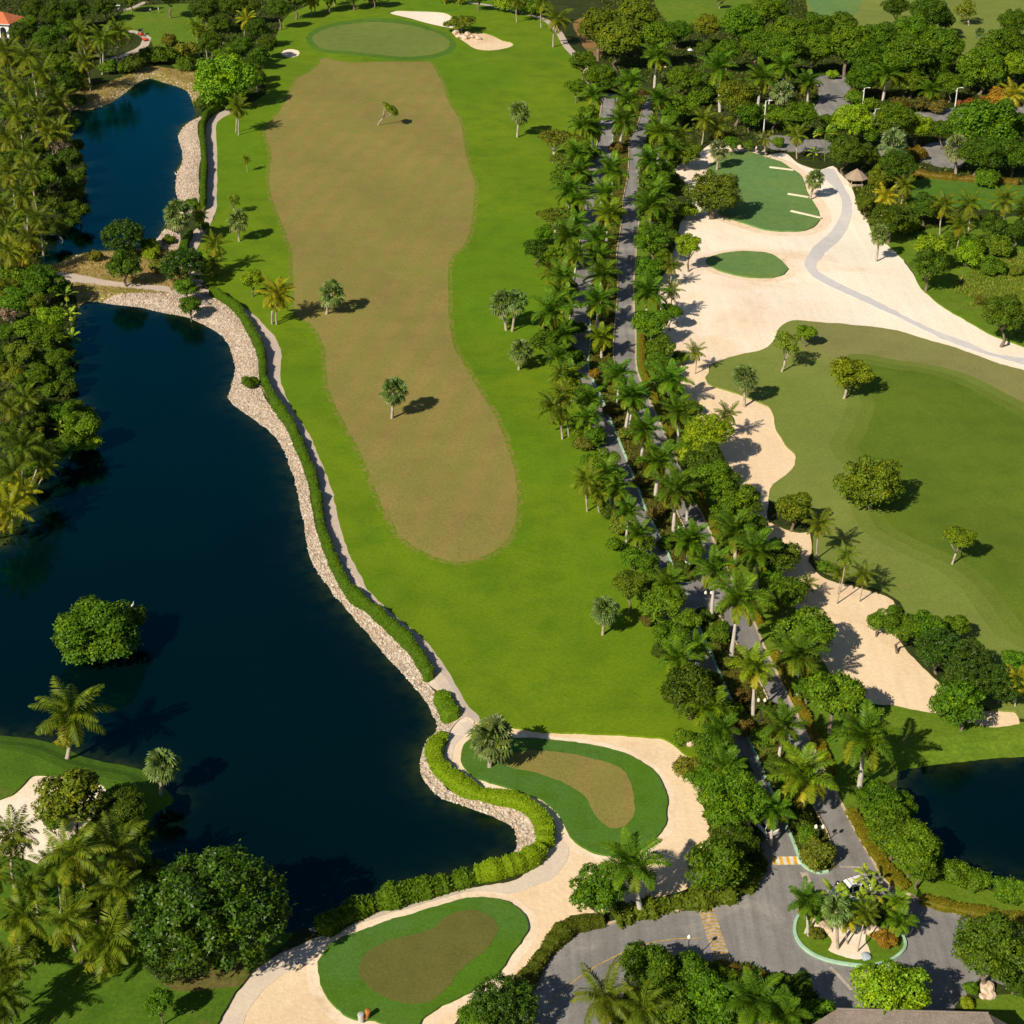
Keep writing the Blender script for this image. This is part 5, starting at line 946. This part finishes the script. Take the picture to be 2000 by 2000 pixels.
def minivan(px, py, rz, label, name='minivan'):
    e = thing_at(name, px, py, rz, label, 'car', 'white cars', tz=-.12)
    L, W = 4.7, 1.82
    prof = [(-2.35,.55,.95,.9),(-2.28,.35,1.05,.97),(-1.6,.28,1.08,1),(0,.26,1.08,1),(1.3,.28,1.05,1),(2.0,.32,.92,.97),(2.32,.42,.78,.88)]
    bm = bmesh.new(); secs = []
    for x, z0, z1, k in prof:
        w = W/2*k; secs.append([(x,-w*.95,z0),(x,-w,(z0+z1)/2),(x,-w*.94,z1-.04),(x,-w*.80,z1),(x,w*.80,z1),(x,w*.94,z1-.04),(x,w,(z0+z1)/2),(x,w*.95,z0)])
    loft(bm, secs); bm_obj('body', bm, WHITE, e, smooth=True)
    bm = bmesh.new(); secs = []
    for x, z0, z1, k in [(-2.2,1.02,1.10,.92),(-2.02,1.02,1.62,.84),(-1.2,1.04,1.74,.82),(.2,1.04,1.74,.82),(.75,1.04,1.60,.80),(1.45,1.0,1.10,.84)]:
        w = W/2*k; w2 = w*.88; secs.append([(x,-w,z0),(x,-w2,z1),(x,w2,z1),(x,w,z0)])
    loft(bm, secs); bm_obj('window', bm, GLASS, e)
    bm = bmesh.new(); secs = []
    for x, z, k in [(-2.0,1.645,.72),(-1.2,1.76,.745),(.2,1.76,.745),(.62,1.655,.70)]:
        w = W/2*k; secs.append([(x,-w,z-.05),(x,-w*.95,z+.02),(x,w*.95,z+.02),(x,w,z-.05)])
    loft(bm, secs); bm_obj('roof', bm, WHITE, e)
    for x in (-1.98, -.75, .25):
        for s in (-1, 1):
            bm = bmesh.new(); add_tube(bm, [(x+(.25 if x < -1.5 else 0), s*W*.425, 1.0), (x+(.0 if x > -1.5 else .12), s*W*.372, 1.72)], .05, 6); bm_obj('pillar', bm, WHITE, e)
    for x in (-1.5, -.4, .25): 
        bm = bmesh.new(); add_tube(bm, [(x,-.66,1.83),(x,.66,1.83)], .022, 6); bm_obj('roof_bar', bm, DK, e)
    for s in (-1, 1):
        bm = bmesh.new(); add_tube(bm, [(-1.7,s*.64,1.80),(.4,s*.64,1.80)], .022, 6); bm_obj('roof_rail', bm, DK, e)
        bm = bmesh.new(); add_box(bm, (2.22,s*.62,.72), (.22,.36,.16)); bm_obj('headlight', bm, GLOBE, e, bevel=.03)
        bm = bmesh.new(); add_box(bm, (-2.34,s*.74,.85), (.06,.18,.30)); bm_obj('tail_light', bm, REDP, e, bevel=.02)
        bm = bmesh.new(); add_box(bm, (.95,s*1.0,1.08), (.14,.20,.13)); bm_obj('mirror', bm, WHITE, e, bevel=.03)
    bm = bmesh.new(); add_box(bm, (2.31,0,.5), (.08,1.3,.16)); bm_obj('bumper', bm, DK, e, bevel=.02)
    for x in (-1.45, 1.45):
        for s in (-1, 1): wheel(e, x, s*.82, .33, .22)
    return e
minivan(1660, 1746, R(-157), 'white minivan with roof rails driving behind the roundabout planting')
minivan(1488, 1612, R(115), 'white car mostly hidden under the trees of the left carriageway')
def golf_cart(px, py, rz, body, roof, label):
    e = thing_at('golf_cart', px, py, rz, label, 'golf cart', 'golf carts')
    bm = bmesh.new(); secs = []
    for x, z0, z1, w in [(-1.15,.35,.78,.52),(-1.0,.25,.85,.58),(-.35,.22,.85,.58),(-.3,.22,.38,.58),(.55,.22,.38,.58),(.7,.24,.80,.56),(1.05,.28,.76,.50),(1.2,.35,.6,.40)]:
        secs.append([(x,-w,z0),(x,-w,z1-.06),(x,-w*.85,z1),(x,w*.85,z1),(x,w,z1-.06),(x,w,z0)])
    loft(bm, secs); bm_obj('body', bm, body, e)
    bm = bmesh.new(); add_box(bm, (-.05,0,.78), (.5,1.05,.14)); add_box(bm, (-.32,0,1.05), (.12,1.05,.45)); bm_obj('seat', bm, SEATM, e, bevel=.03)
    if roof:
        bm = bmesh.new(); add_box(bm, (.05,0,1.86), (1.75,1.22,.07)); bm_obj('roof', bm, roof, e, bevel=.03)
        for x, x2 in ((-.75,-.70),(.78,.55)):
            for s in (-1, 1):
                bm = bmesh.new(); add_tube(bm, [(x,s*.54,.7),(x2,s*.55,1.83)], .022, 6); bm_obj('post', bm, DK, e)
        bm = bmesh.new(); add_box(bm, (.69,0,1.3), (.02,.98,.75)); bm_obj('windscreen', bm, GLASS, e)
    bm = bmesh.new(); add_tube(bm, [(.6,.28,.8),(.35,.28,1.0)], .02, 6); add_tube(bm, [(.36+.02*math.cos(a), .28+.17*math.sin(a), 1.0+.17*math.cos(a)) for a in [k*math.pi/6 for k in range(13)]], .014, 5, False); bm_obj('steering_wheel', bm, DK, e)
    for x in (-.8, .82):
        for s in (-1, 1): wheel(e, x, s*.52, .23, .19)
    bm = bmesh.new(); add_tube(bm, [(-1.25,-.2,.7),(-1.45,-.2,1.35)], .13, 10); add_tube(bm, [(-1.25,.22,.7),(-1.45,.22,1.35)], .13, 10); bm_obj('golf_bags', bm, REDP if roof is None else DK, e)
    return e
golf_cart(231, 24, R(200), DK, WPL, 'golf cart with white roof at the shaded path edge, top left')
golf_cart(283, 78, R(-60), REDP, None, 'red open buggy on the pale path beside the tee lawn')
golf_cart(276, 69, R(120), REDP, DK, 'red cart with black roof just behind the red open buggy')
golf_cart(1489, 301, R(185), DK, DK, 'dark golf cart parked under trees at the sand edge')
def person(px, py, rz, shirt, trou, bend, label, hat=None, arm=0.6):
    e = thing_at('person', px, py, rz, label, 'person', 'people on the golf course')
    b = bend; hip = Vector((0,0,.92)); ch = hip+Vector((math.sin(b)*.42,0,math.cos(b)*.42)); nk = hip+Vector((math.sin(b)*.56,0,math.cos(b)*.56)); hd = nk+Vector((math.sin(b*.8)*.12,0,math.cos(b*.8)*.13)); tp = hd+Vector((math.sin(b*.6)*.1,0,math.cos(b*.6)*.1))
    V = [hip, ch, nk, hd, tp]; E = [(0,1),(1,2),(2,3),(3,4)]; Rr = [.15,.17,.06,.10,.085]
    for s in (-1, 1):
        k = len(V); V += [hip+Vector((0,s*.10,-.05)), Vector((.03,s*.13,.48)), Vector((-.02,s*.14,.08)), Vector((.15,s*.15,.03))]; E += [(0,k),(k,k+1),(k+1,k+2),(k+2,k+3)]; Rr += [.11,.075,.05,.045]
        k = len(V); sh = ch+Vector((0,s*.20,.04)); el = sh+Vector((.05+arm*.1,s*.06,-.28)); ha = el+Vector((.1+arm*.15,-s*.05,-.22)); hb = ha+Vector((.05,0,-.08))
        V += [sh, el, ha, hb]; E += [(1,k),(k,k+1),(k+1,k+2),(k+2,k+3)]; Rr += [.075,.05,.036,.03]
    def skin(nm, idx, mult, mat):
        keep = sorted(idx); mp = {a:i for i, a in enumerate(keep)}
        me = bpy.data.meshes.new(nm); me.from_pydata([tuple(V[a]) for a in keep], [(mp[a],mp[c]) for a, c in E if a in mp and c in mp], []); me.materials.append(mat)
        o = obj(nm, me, e); m = o.modifiers.new('skin', 'SKIN')
        if not me.skin_vertices: me.attributes
        for a in keep:
            r = Rr[a]*mult
            me.skin_vertices[0].data[mp[a]].radius = (r, r*1.15 if a in (0,1) else r)
        me.skin_vertices[0].data[0].use_root = True
        s_ = o.modifiers.new('sub', 'SUBSURF'); s_.levels = 1; s_.render_levels = 1; m.use_smooth_shade = True
        return o
    skin('body', range(len(V)), 1.0, SKIN)
    skin('shirt', [0,1,2,9,10,17,18], 1.16, shirt)
    skin('trousers', [0,5,6,7,13,14,15], 1.16, trou)
    bm = bmesh.new(); bmesh.ops.create_uvsphere(bm, u_segments=12, v_segments=8, radius=.125, matrix=Matrix.Translation(tp+Vector((-.01,0,.01)))); 
    for v in list(bm.verts):
        if v.co.z < tp.z-.03: bm.verts.remove(v)
    add_box(bm, tuple(tp+Vector((.12,0,0))), (.14,.17,.02)) if hat else None
    bm_obj('cap' if hat else 'hair', bm, hat or DK, e)
    return e
NAVY = pbr('navy_cloth', (.03,.04,.08), .8, .2); KHA = pbr('khaki_cloth', (.45,.36,.25), .8, .2); YC = pbr('yellow_cloth', (.62,.58,.04), .8, .2); WC = pbr('white_cloth', (.8,.8,.78), .8, .2)
person(294, 29, R(-30), WC, NAVY, .5, 'golfer in white shirt and dark trousers bending beside the tee, the left one', hat=DK)
person(311, 28, R(200), WC, KHA, .15, 'golfer in white shirt and light trousers, the right one of the pair', hat=WC)
person(1879, 549, R(200), YC, NAVY, .75, 'person in yellow shirt bending forward on the grass by the right shrubs')
person(1476, 298, R(20), WC, KHA, .1, 'person in pale clothes standing beside the dark golf cart')
# hut with thatch
def hut():
    X0, Y0 = unp(1673, 366); e = empty('thatched_hut', (X0, Y0+1.4, hgt(X0, Y0)-.28)); tag(e, 'small thatched kiosk hut beside the cart path at the top of the sand', 'hut')
    TH = pbr('old_thatch', (.34,.26,.19), .95, .1, noise=.4, nscale=9); WD = pbr('bleached_wood', (.60,.48,.36), .85, .2, noise=.25)
    bm = bmesh.new(); n = 8; r = 2.75; z0, z1 = 2.35, 4.4; top = bm.verts.new((0,0,z1)); ring = []; rr = []
    for k in range(n): a = 2*math.pi*(k+.5)/n; ring.append(bm.verts.new((r*math.cos(a), r*math.sin(a), z0))); rr.append(bm.verts.new((r*.93*math.cos(a), r*.93*math.sin(a), z0-.22)))
    mid = [bm.verts.new((r*.52*math.cos(2*math.pi*(k+.5)/n), r*.52*math.sin(2*math.pi*(k+.5)/n), z0+1.12)) for k in range(n)]
    for k in range(n):
        j = (k+1)%n; bm.faces.new((ring[k],ring[j],mid[j],mid[k])); bm.faces.new((mid[k],mid[j],top)); bm.faces.new((rr[k],rr[j],ring[j],ring[k]))
    bm.faces.new(rr[::-1]); bm_obj('roof', bm, TH, e)
    for a in (45,135,225,315):
        bm = bmesh.new(); add_tube(bm, [(1.75*math.cos(R(a)),1.75*math.sin(R(a)),-.1),(1.75*math.cos(R(a)),1.75*math.sin(R(a)),2.4)], .10, 8); bm_obj('post', bm, WD, e)
    bm = bmesh.new()
    for c, s in (((0,-1.35,.5),(2.5,.14,1.0)),((1.32,0,.5),(.14,2.5,1.0)),((-1.32,0,.5),(.14,2.5,1.0))): add_box(bm, c, s)
    bm_obj('counter_wall', bm, WD, e)
    bm = bmesh.new(); add_box(bm, (0,-1.35,1.03), (2.9,.4,.06)); bm_obj('counter_top', bm, WD, e)
hut()
BRD = pbr('pale_board', (.80,.70,.52), .8, .2, noise=.1)
for (a, b), w_ in ((((1503,328),(1550,334)),'upper'),(((1539,376),(1580,383)),'middle'),(((1545,410),(1604,424)),'lower')):
    A = Vector(unp(*a)); B = Vector(unp(*b)); c = (A+B)/2; d = B-A
    bm = bmesh.new(); add_box(bm, (0,0,0), (d.length, .75, .22))
    o = bm_obj('board', bm, BRD, None, (c.x, c.y, hgt(c.x,c.y)+.10), (0,0,math.atan2(d.y,d.x)), bevel=.03); tag(o, 'pale board laid across the bluish tee turf, %s of three' % w_, 'board', 'boards on the tee turf')
# lamps
def lamp_pole(bx, by, ty, label, heads=1, tx=None):
    X, Y = unp(bx, by); z = hgt(X, Y); h = height_for(Y, ty)-z
    e = empty('street_lamp', (X, Y, z)); tag(e, label, 'street lamp', 'tall white street lamps')
    bm = bmesh.new(); add_tube(bm, [(0,0,-.1),(0,0,.5),(0,0,h)], [.20,.16,.11], 8); bm_obj('pole', bm, WHITE, e)
    bm = bmesh.new(); add_tube(bm, [(0,0,h-.15),(.5,0,h+.1),(.95,0,h+.12)], .05, 6); bm_obj('arm', bm, WHITE, e)
    bm = bmesh.new(); add_box(bm, (1.15,0,h+.10), (.75,.34,.16)); bm_obj('lamp_head', bm, WPL, e, bevel=.05)
    bm = bmesh.new(); add_box(bm, (-.18,0,h*.86), (.36,.3,.3)); bm_obj('floodlight', bm, WPL, e, bevel=.04)
for l in [(1491,262,197,'tall white street lamp left of the palms above the sand'),(1559,115,84,'street lamp barely showing above the upper left woods'),(1743,128,98,'white street lamp rising from the middle of the upper woods'),(1865,210,172,'leaning looking white lamp pole beside the road at the upper right'),(1704,268,213,'white street lamp between the two upper roads'),(1501,214,188,'short white lamp pole at the left of the upper road'),(1684,214,172,'thin white pole in front of the upper road trees')]: lamp_pole(*l)
def globe_lamp(bx, by, h, two, label, tz=0):
    X, Y = unp(bx, by); z = hgt(X, Y); e = empty('street_lamp', (X, Y, z)); tag(e, label, 'street lamp', 'dark globe lamps of the boulevard')
    bm = bmesh.new(); add_tube(bm, [(0,0,-.1),(0,0,.35),(0,0,.4),(0,0,h)], [.14,.12,.06,.045], 8); bm_obj('post', bm, DK, e)
    if two:
        bm = bmesh.new(); add_tube(bm, [(-.38,0,h-.05),(-.2,0,h-.25),(0,0,h-.1),(.2,0,h-.25),(.38,0,h-.05)], .03, 6); bm_obj('bracket', bm, DK, e)
    for s in ((-1,1) if two else (0,)):
        bm = bmesh.new(); add_tube(bm, [(s*.38,0,h-.05),(s*.38,0,h+.12),(s*.38,0,h+.30),(s*.38,0,h+.52)], [.08,.20,.18,.04], 10); bm_obj('globe', bm, GLOBE, e, smooth=True)
globe_lamp(1595, 1664, 3.3, True, 'twin globe lamp above the round median bush'); globe_lamp(1328, 1068, 3.0, True, 'twin globe lamp in the upper median between two palms'); globe_lamp(1484, 1410, 3.0, True, 'twin globe lamp in the lower median beside a royal palm')
globe_lamp(1342, 1886, 3.6, False, 'single globe lamp standing before the lower road hump'); globe_lamp(1381, 1200, 3.2, True, 'dark twin lamp post at the head of the lower median')
# rocks
ROCK = pbr('weathered_rock', (.62,.47,.34), .9, .2, noise=.35, nscale=2.5); ROCKB = pbr('pale_blue_stone', (.38,.45,.50), .9, .3, noise=.3, nscale=6)
def rock(px, py, s, label, mat=ROCK, fl=.7, group='rocks', name='rock'):
    X, Y = unp(px, py); rnd = random.Random(int(px*3+py)); bm = bmesh.new(); bmesh.ops.create_icosphere(bm, subdivisions=3, radius=s/2)
    for v in bm.verts:
        n = mnoise.noise(v.co*1.6/s+Vector((px,py,0)))*.55+mnoise.noise(v.co*5/s+Vector((px,py,3)))*.16
        v.co *= 1+n; v.co.z *= fl
    o = bm_obj(name, bm, mat, None, (X, Y, hgt(X,Y)+s*.12)); o.rotation_euler.z = rnd.uniform(0,6); tag(o, label, 'rock', group); return o
rock(1601,1808,1.5,'pale boulder at the upper left of the island sand',group='rocks on the roundabout island'); rock(1708,1818,1.6,'layered beige boulder right of the island palms',group='rocks on the roundabout island'); rock(1617,1818,1.0,'flat low rock behind the first island palm trunk',group='rocks on the roundabout island'); rock(1706,1830,.9,'round orange brown rock on the island lawn',group='rocks on the roundabout island')
rock(1690,1871,.95,'small pale blue stone ornament at the island sand tip',ROCKB,.6,group='rocks on the roundabout island')
for i, (x, y, s, l) in enumerate([(889,66,2.4,'leftmost rock under the flat topped bunker tree'),(897,74,2.0,'low rock below the leftmost bunker rock'),(908,75,2.3,'reddish rock in the middle of the bunker group'),(914,68,1.9,'pale rock right of the flat tree trunk'),(922,73,1.7,'small shaded rock in the bunker shadow'),(934,76,1.8,'dark rightmost rock of the bunker group')]): rock(x, y, s, l, group='rocks in the far bunker')
rock(1345,1448,1.6,'pinkish rock pile at the lawn edge beside the lower boulevard trees'); rock(1276,1745,1.5,'pale driftwood like rock below the palm on the lower sand')
rock(1926,1932,1.6,'pale rock at the corner of the lower right lawn'); rock(1933,1942,1.2,'small pale rock beside the lower right lawn rock'); rock(1921,1948,.8,'tiny pale rock nearest the grey roof')
rock(1300,130,.8,'white stone in the shade of the upper woods'); rock(1348,99,1.6,'white boulder in deep shade of the upper woods',WHITE,.5)
for i, (x, y) in enumerate([(390,560),(400,578),(386,584),(398,590),(406,595),(376,572)]): rock(x, y, 1.0, 'dark boulder of the small heap at the hedge end, %s from the left' % ordw([3,4,1,2,5,0][i]), pbr('dark_rock_%s' % 'abcdef'[i], (.22,.19,.17), .9, .2, noise=.3), group='boulders at the hedge end')
# litter bins near the bottom green
def bin_(px, py, mat, h, r, label, tilt=0):
    e = thing_at('litter_bin', px, py, .4, label, 'bin', 'bins at the bottom green')
    bm = bmesh.new(); add_tube(bm, [(0,0,0),(0,0,h*.9),(0,0,h*.92)], [r*.85,r,r], 12); bm_obj('body', bm, mat, e)
    bm = bmesh.new(); add_tube(bm, [(0,0,h*.92),(0,0,h*1.02),(0,0,h*1.08)], [r*1.08,r*1.0,r*.4], 12); bm_obj('lid', bm, mat, e)
    if tilt: e.rotation_euler = (0, tilt, .4)
bin_(705, 1994, GREY, .9, .30, 'grey bin on the sand edge of the bottom green'); bin_(714, 1989, pbr('varnished_wood', (.42,.17,.04), .6, .3, noise=.3), 1.0, .28, 'orange brown wooden bin beside the grey bin at the bottom green', .3)
# birds
def bird(X, Y, Z, rz, label, s=1.0):
    e = empty('egret', (X, Y, Z), (0,0,rz)); tag(e, label, 'bird', 'white egrets')
    bm = bmesh.new()
    add_tube(bm, [(-.32*s,0,.42*s),(-.15*s,0,.45*s),(.05*s,0,.52*s),(.16*s,0,.62*s),(.12*s,0,.78*s),(.20*s,0,.90*s),(.28*s,0,.91*s)], [.02*s,.10*s,.12*s,.07*s,.035*s,.04*s,.03*s], 8)
    bm_obj('body', bm, WC, e, smooth=True)
    bm = bmesh.new(); add_tube(bm, [(.28*s,0,.91*s),(.42*s,0,.88*s)], [.018*s,.004*s], 5); bm_obj('beak', bm, YC, e)
    for q in (-1,1): bm = bmesh.new(); add_tube(bm, [(0,q*.04*s,-.02),(0,q*.04*s,.46*s)], .012*s, 5); bm_obj('leg', bm, DK, e)
X, Y = unp(343, 336); bird(X, Y, WZ, 2.6, 'white egret standing at the stony edge of the upper pond', 1.1)
X, Y = unp(259, 1180, 5.2); bird(X, Y, 4.6, 1.0, 'white egret perched on the round tree in the lake', 1.0)

# ------------------------------------------------------------------ buildings
def roof_hip(name, w, d, ridge, z0, z1, over, mat, parent, ry=0):
    bm = bmesh.new(); W, D = w/2+over, d/2+over; v = [bm.verts.new(p) for p in ((-W,-D,z0),(W,-D,z0),(W,D,z0),(-W,D,z0),(-ridge/2,ry,z1),(ridge/2,ry,z1))]
    for f in ((0,1,5,4),(1,2,5),(2,3,4,5),(3,0,4),(3,2,1,0)): bm.faces.new([v[i] for i in f])
    return bm_obj(name, bm, mat, parent)
def tile_mat(name, c, sc=3.2, ang=0):
    m, t, out = nt(name); tc = t.nodes.new('ShaderNodeTexCoord'); b = t.nodes.new('ShaderNodeBsdfPrincipled'); sin_(b,'Roughness',.8); sin_(b,'Specular IOR Level',.2)
    col = mixc(t, ramp(t, noi(t, tc.outputs['Object'], .9, 6, .7), .3, .7), c, tuple(x*.72 for x in c))
    col = mixc(t, ramp(t, noi(t, tc.outputs['Object'], 6, 3, .7), .4, .8), col, tuple(min(1, x*1.35) for x in c))
    t.links.new(col, b.inputs['Base Color']); w = t.nodes.new('ShaderNodeTexWave'); sin_(w,'Scale',sc); w.bands_direction = 'Y'; t.links.new(tc.outputs['Object'], w.inputs['Vector'])
    bp = t.nodes.new('ShaderNodeBump'); sin_(bp,'Strength',.5); sin_(bp,'Distance',.08); t.links.new(w.outputs['Fac'], bp.inputs['Height']); t.links.new(bp.outputs[0], b.inputs['Normal']); t.links.new(b.outputs[0], out.inputs[0]); return m
PLAST = pbr('white_plaster', (.80,.77,.70), .85, .2, noise=.08)
SHNG = tile_mat('grey_shingles', (.27,.22,.18)); TERR = tile_mat('terracotta_tiles', (.66,.20,.085))
def roof_back(name, L, D, z0, z1, mat, parent):
    bm = bmesh.new(); v = [bm.verts.new(p) for p in ((-L/2-1.9,-D,z0),(L/2+3.4,-D,z0),(L/2+3.4,1.0,z0),(-L/2-1.9,1.0,z0),(-L/2,0,z1),(L/2,0,z1))]
    for f in ((0,1,5,4),(1,2,5),(2,3,4,5),(3,0,4),(3,2,1,0)): bm.faces.new([v[i] for i in f])
    return bm_obj(name, bm, mat, parent)
def gate_house():
    zr = 6.2; A = Vector(unp(1634, 1971, zr)); B = Vector(unp(1930, 1979, zr)); c = (A+B)/2; d = B-A; ang = math.atan2(d.y, d.x)
    e = empty('gate_house', (c.x, c.y, 0), (0,0,ang)); tag(e, 'long grey shingled hip roof building cut by the bottom edge', 'building')
    L = d.length; D = 9.0; bm = bmesh.new(); add_box(bm, (0,-3.3,1.55), (L+5.4,D-1.4,3.3)); bm_obj('wall', bm, PLAST, e)
    rf = roof_back('roof', L, D, 3.1, zr, SHNG, e)
    bm = bmesh.new(); add_tube(bm, [(-L/2,0,zr+.03),(L/2,0,zr+.03)], .12, 6); bm_obj('ridge_cap', bm, SHNG, rf)
    for k in range(-3, 4):
        bm = bmesh.new(); add_box(bm, (k*L/8,-D/2-2.72,1.7), (1.4,.1,1.3)); f = bm_obj('window', bm, GLASS, e)
        bm = bmesh.new(); add_box(bm, (k*L/8,-D/2-2.75,.98), (1.6,.2,.1)); bm_obj('sill', bm, WHITE, f)
gate_house()
def villa():
    zr = 7.0; X, Y = unp(-12, 38, 4.5); e = empty('villa', (X, Y, 0), (0,0,R(-14))); tag(e, 'white house with orange tiled roof cut by the top left corner', 'house')
    bm = bmesh.new(); add_box(bm, (0,0,2.2), (14,8,4.6)); bm_obj('wall', bm, PLAST, e)
    roof_hip('roof', 14.6, 8.6, 6.5, 4.52, zr, .6, TERR, e)
    bm = bmesh.new(); add_box(bm, (0,-4.75,4.42), (15.9,.22,.26)); bm_obj('cornice', bm, WHITE, e)
    for k in range(4):
        x = -4.6+k*3.2; bm = bmesh.new(); pts = [(x-1.0,0,.2),(x-1.0,0,2.4)]+[(x-math.cos(a)*1.0,0,2.4+math.sin(a)*1.0) for a in [math.pi*i/10 for i in range(1,10)]]+[(x+1.0,0,2.4),(x+1.0,0,.2)]
        vs = [bm.verts.new((p[0],-4.03,p[2])) for p in pts]; f = bm.faces.new(vs); r_ = bmesh.ops.extrude_face_region(bm, geom=[f]); bmesh.ops.translate(bm, verts=[v for v in r_['geom'] if isinstance(v, bmesh.types.BMVert)], vec=(0,.02,0)); bm_obj('window', bm, GLASS, e)
villa()
# ------------------------------------------------------------------ light, sky, camera
EL, AZ = R(38), R(39.5)
to_sun = Vector((-math.sin(AZ)*math.cos(EL), -math.cos(AZ)*math.cos(EL), math.sin(EL)))
sd = bpy.data.lights.new('sun', 'SUN'); sd.energy = 4.7; sd.angle = R(.55); sd.color = (1.0, .90, .74)
so = bpy.data.objects.new('sun', sd); COL.objects.link(so); so.rotation_euler = (-to_sun).to_track_quat('-Z', 'Y').to_euler(); so.location = (0,0,200)
w = bpy.data.worlds.new('World'); SC.world = w; w.use_nodes = True; t = w.node_tree; t.nodes.clear()
sk = t.nodes.new('ShaderNodeTexSky'); sk.sky_type = 'NISHITA'; sk.sun_disc = False; sk.sun_elevation = EL; sk.sun_rotation = math.atan2(to_sun.x, to_sun.y); sk.altitude = 0; sk.air_density = 1.0; sk.dust_density = .6; sk.ozone_density = 1.5
bg = t.nodes.new('ShaderNodeBackground'); bg.inputs[1].default_value = .05; ow = t.nodes.new('ShaderNodeOutputWorld'); t.links.new(sk.outputs[0], bg.inputs[0]); t.links.new(bg.outputs[0], ow.inputs[0])
cd = bpy.data.cameras.new('camera'); cam = bpy.data.objects.new('camera', cd); COL.objects.link(cam); cam.location = (0,0,CH); cam.rotation_euler = (math.pi/2-PIT, 0, 0)
cd.sensor_width = 36; cd.lens = 36*FPX/2000; cd.clip_end = 8000; cd.clip_start = 1; SC.camera = cam
SC.view_settings.view_transform = 'Standard'; SC.view_settings.look = 'None'; SC.view_settings.exposure = 0.26; SC.view_settings.gamma = 1
SC.render.resolution_x = SC.render.resolution_y = 1024
cy = SC.cycles; cy.max_bounces = 6; cy.transparent_max_bounces = 4; cy.diffuse_bounces = 3; cy.glossy_bounces = 2
try: cy.use_denoising = True
except Exception: pass
for o in list(SC.objects):
    if o.type == 'MESH' and o.parent is None and 'label' not in o.keys(): print('UNLABELLED', o.name)
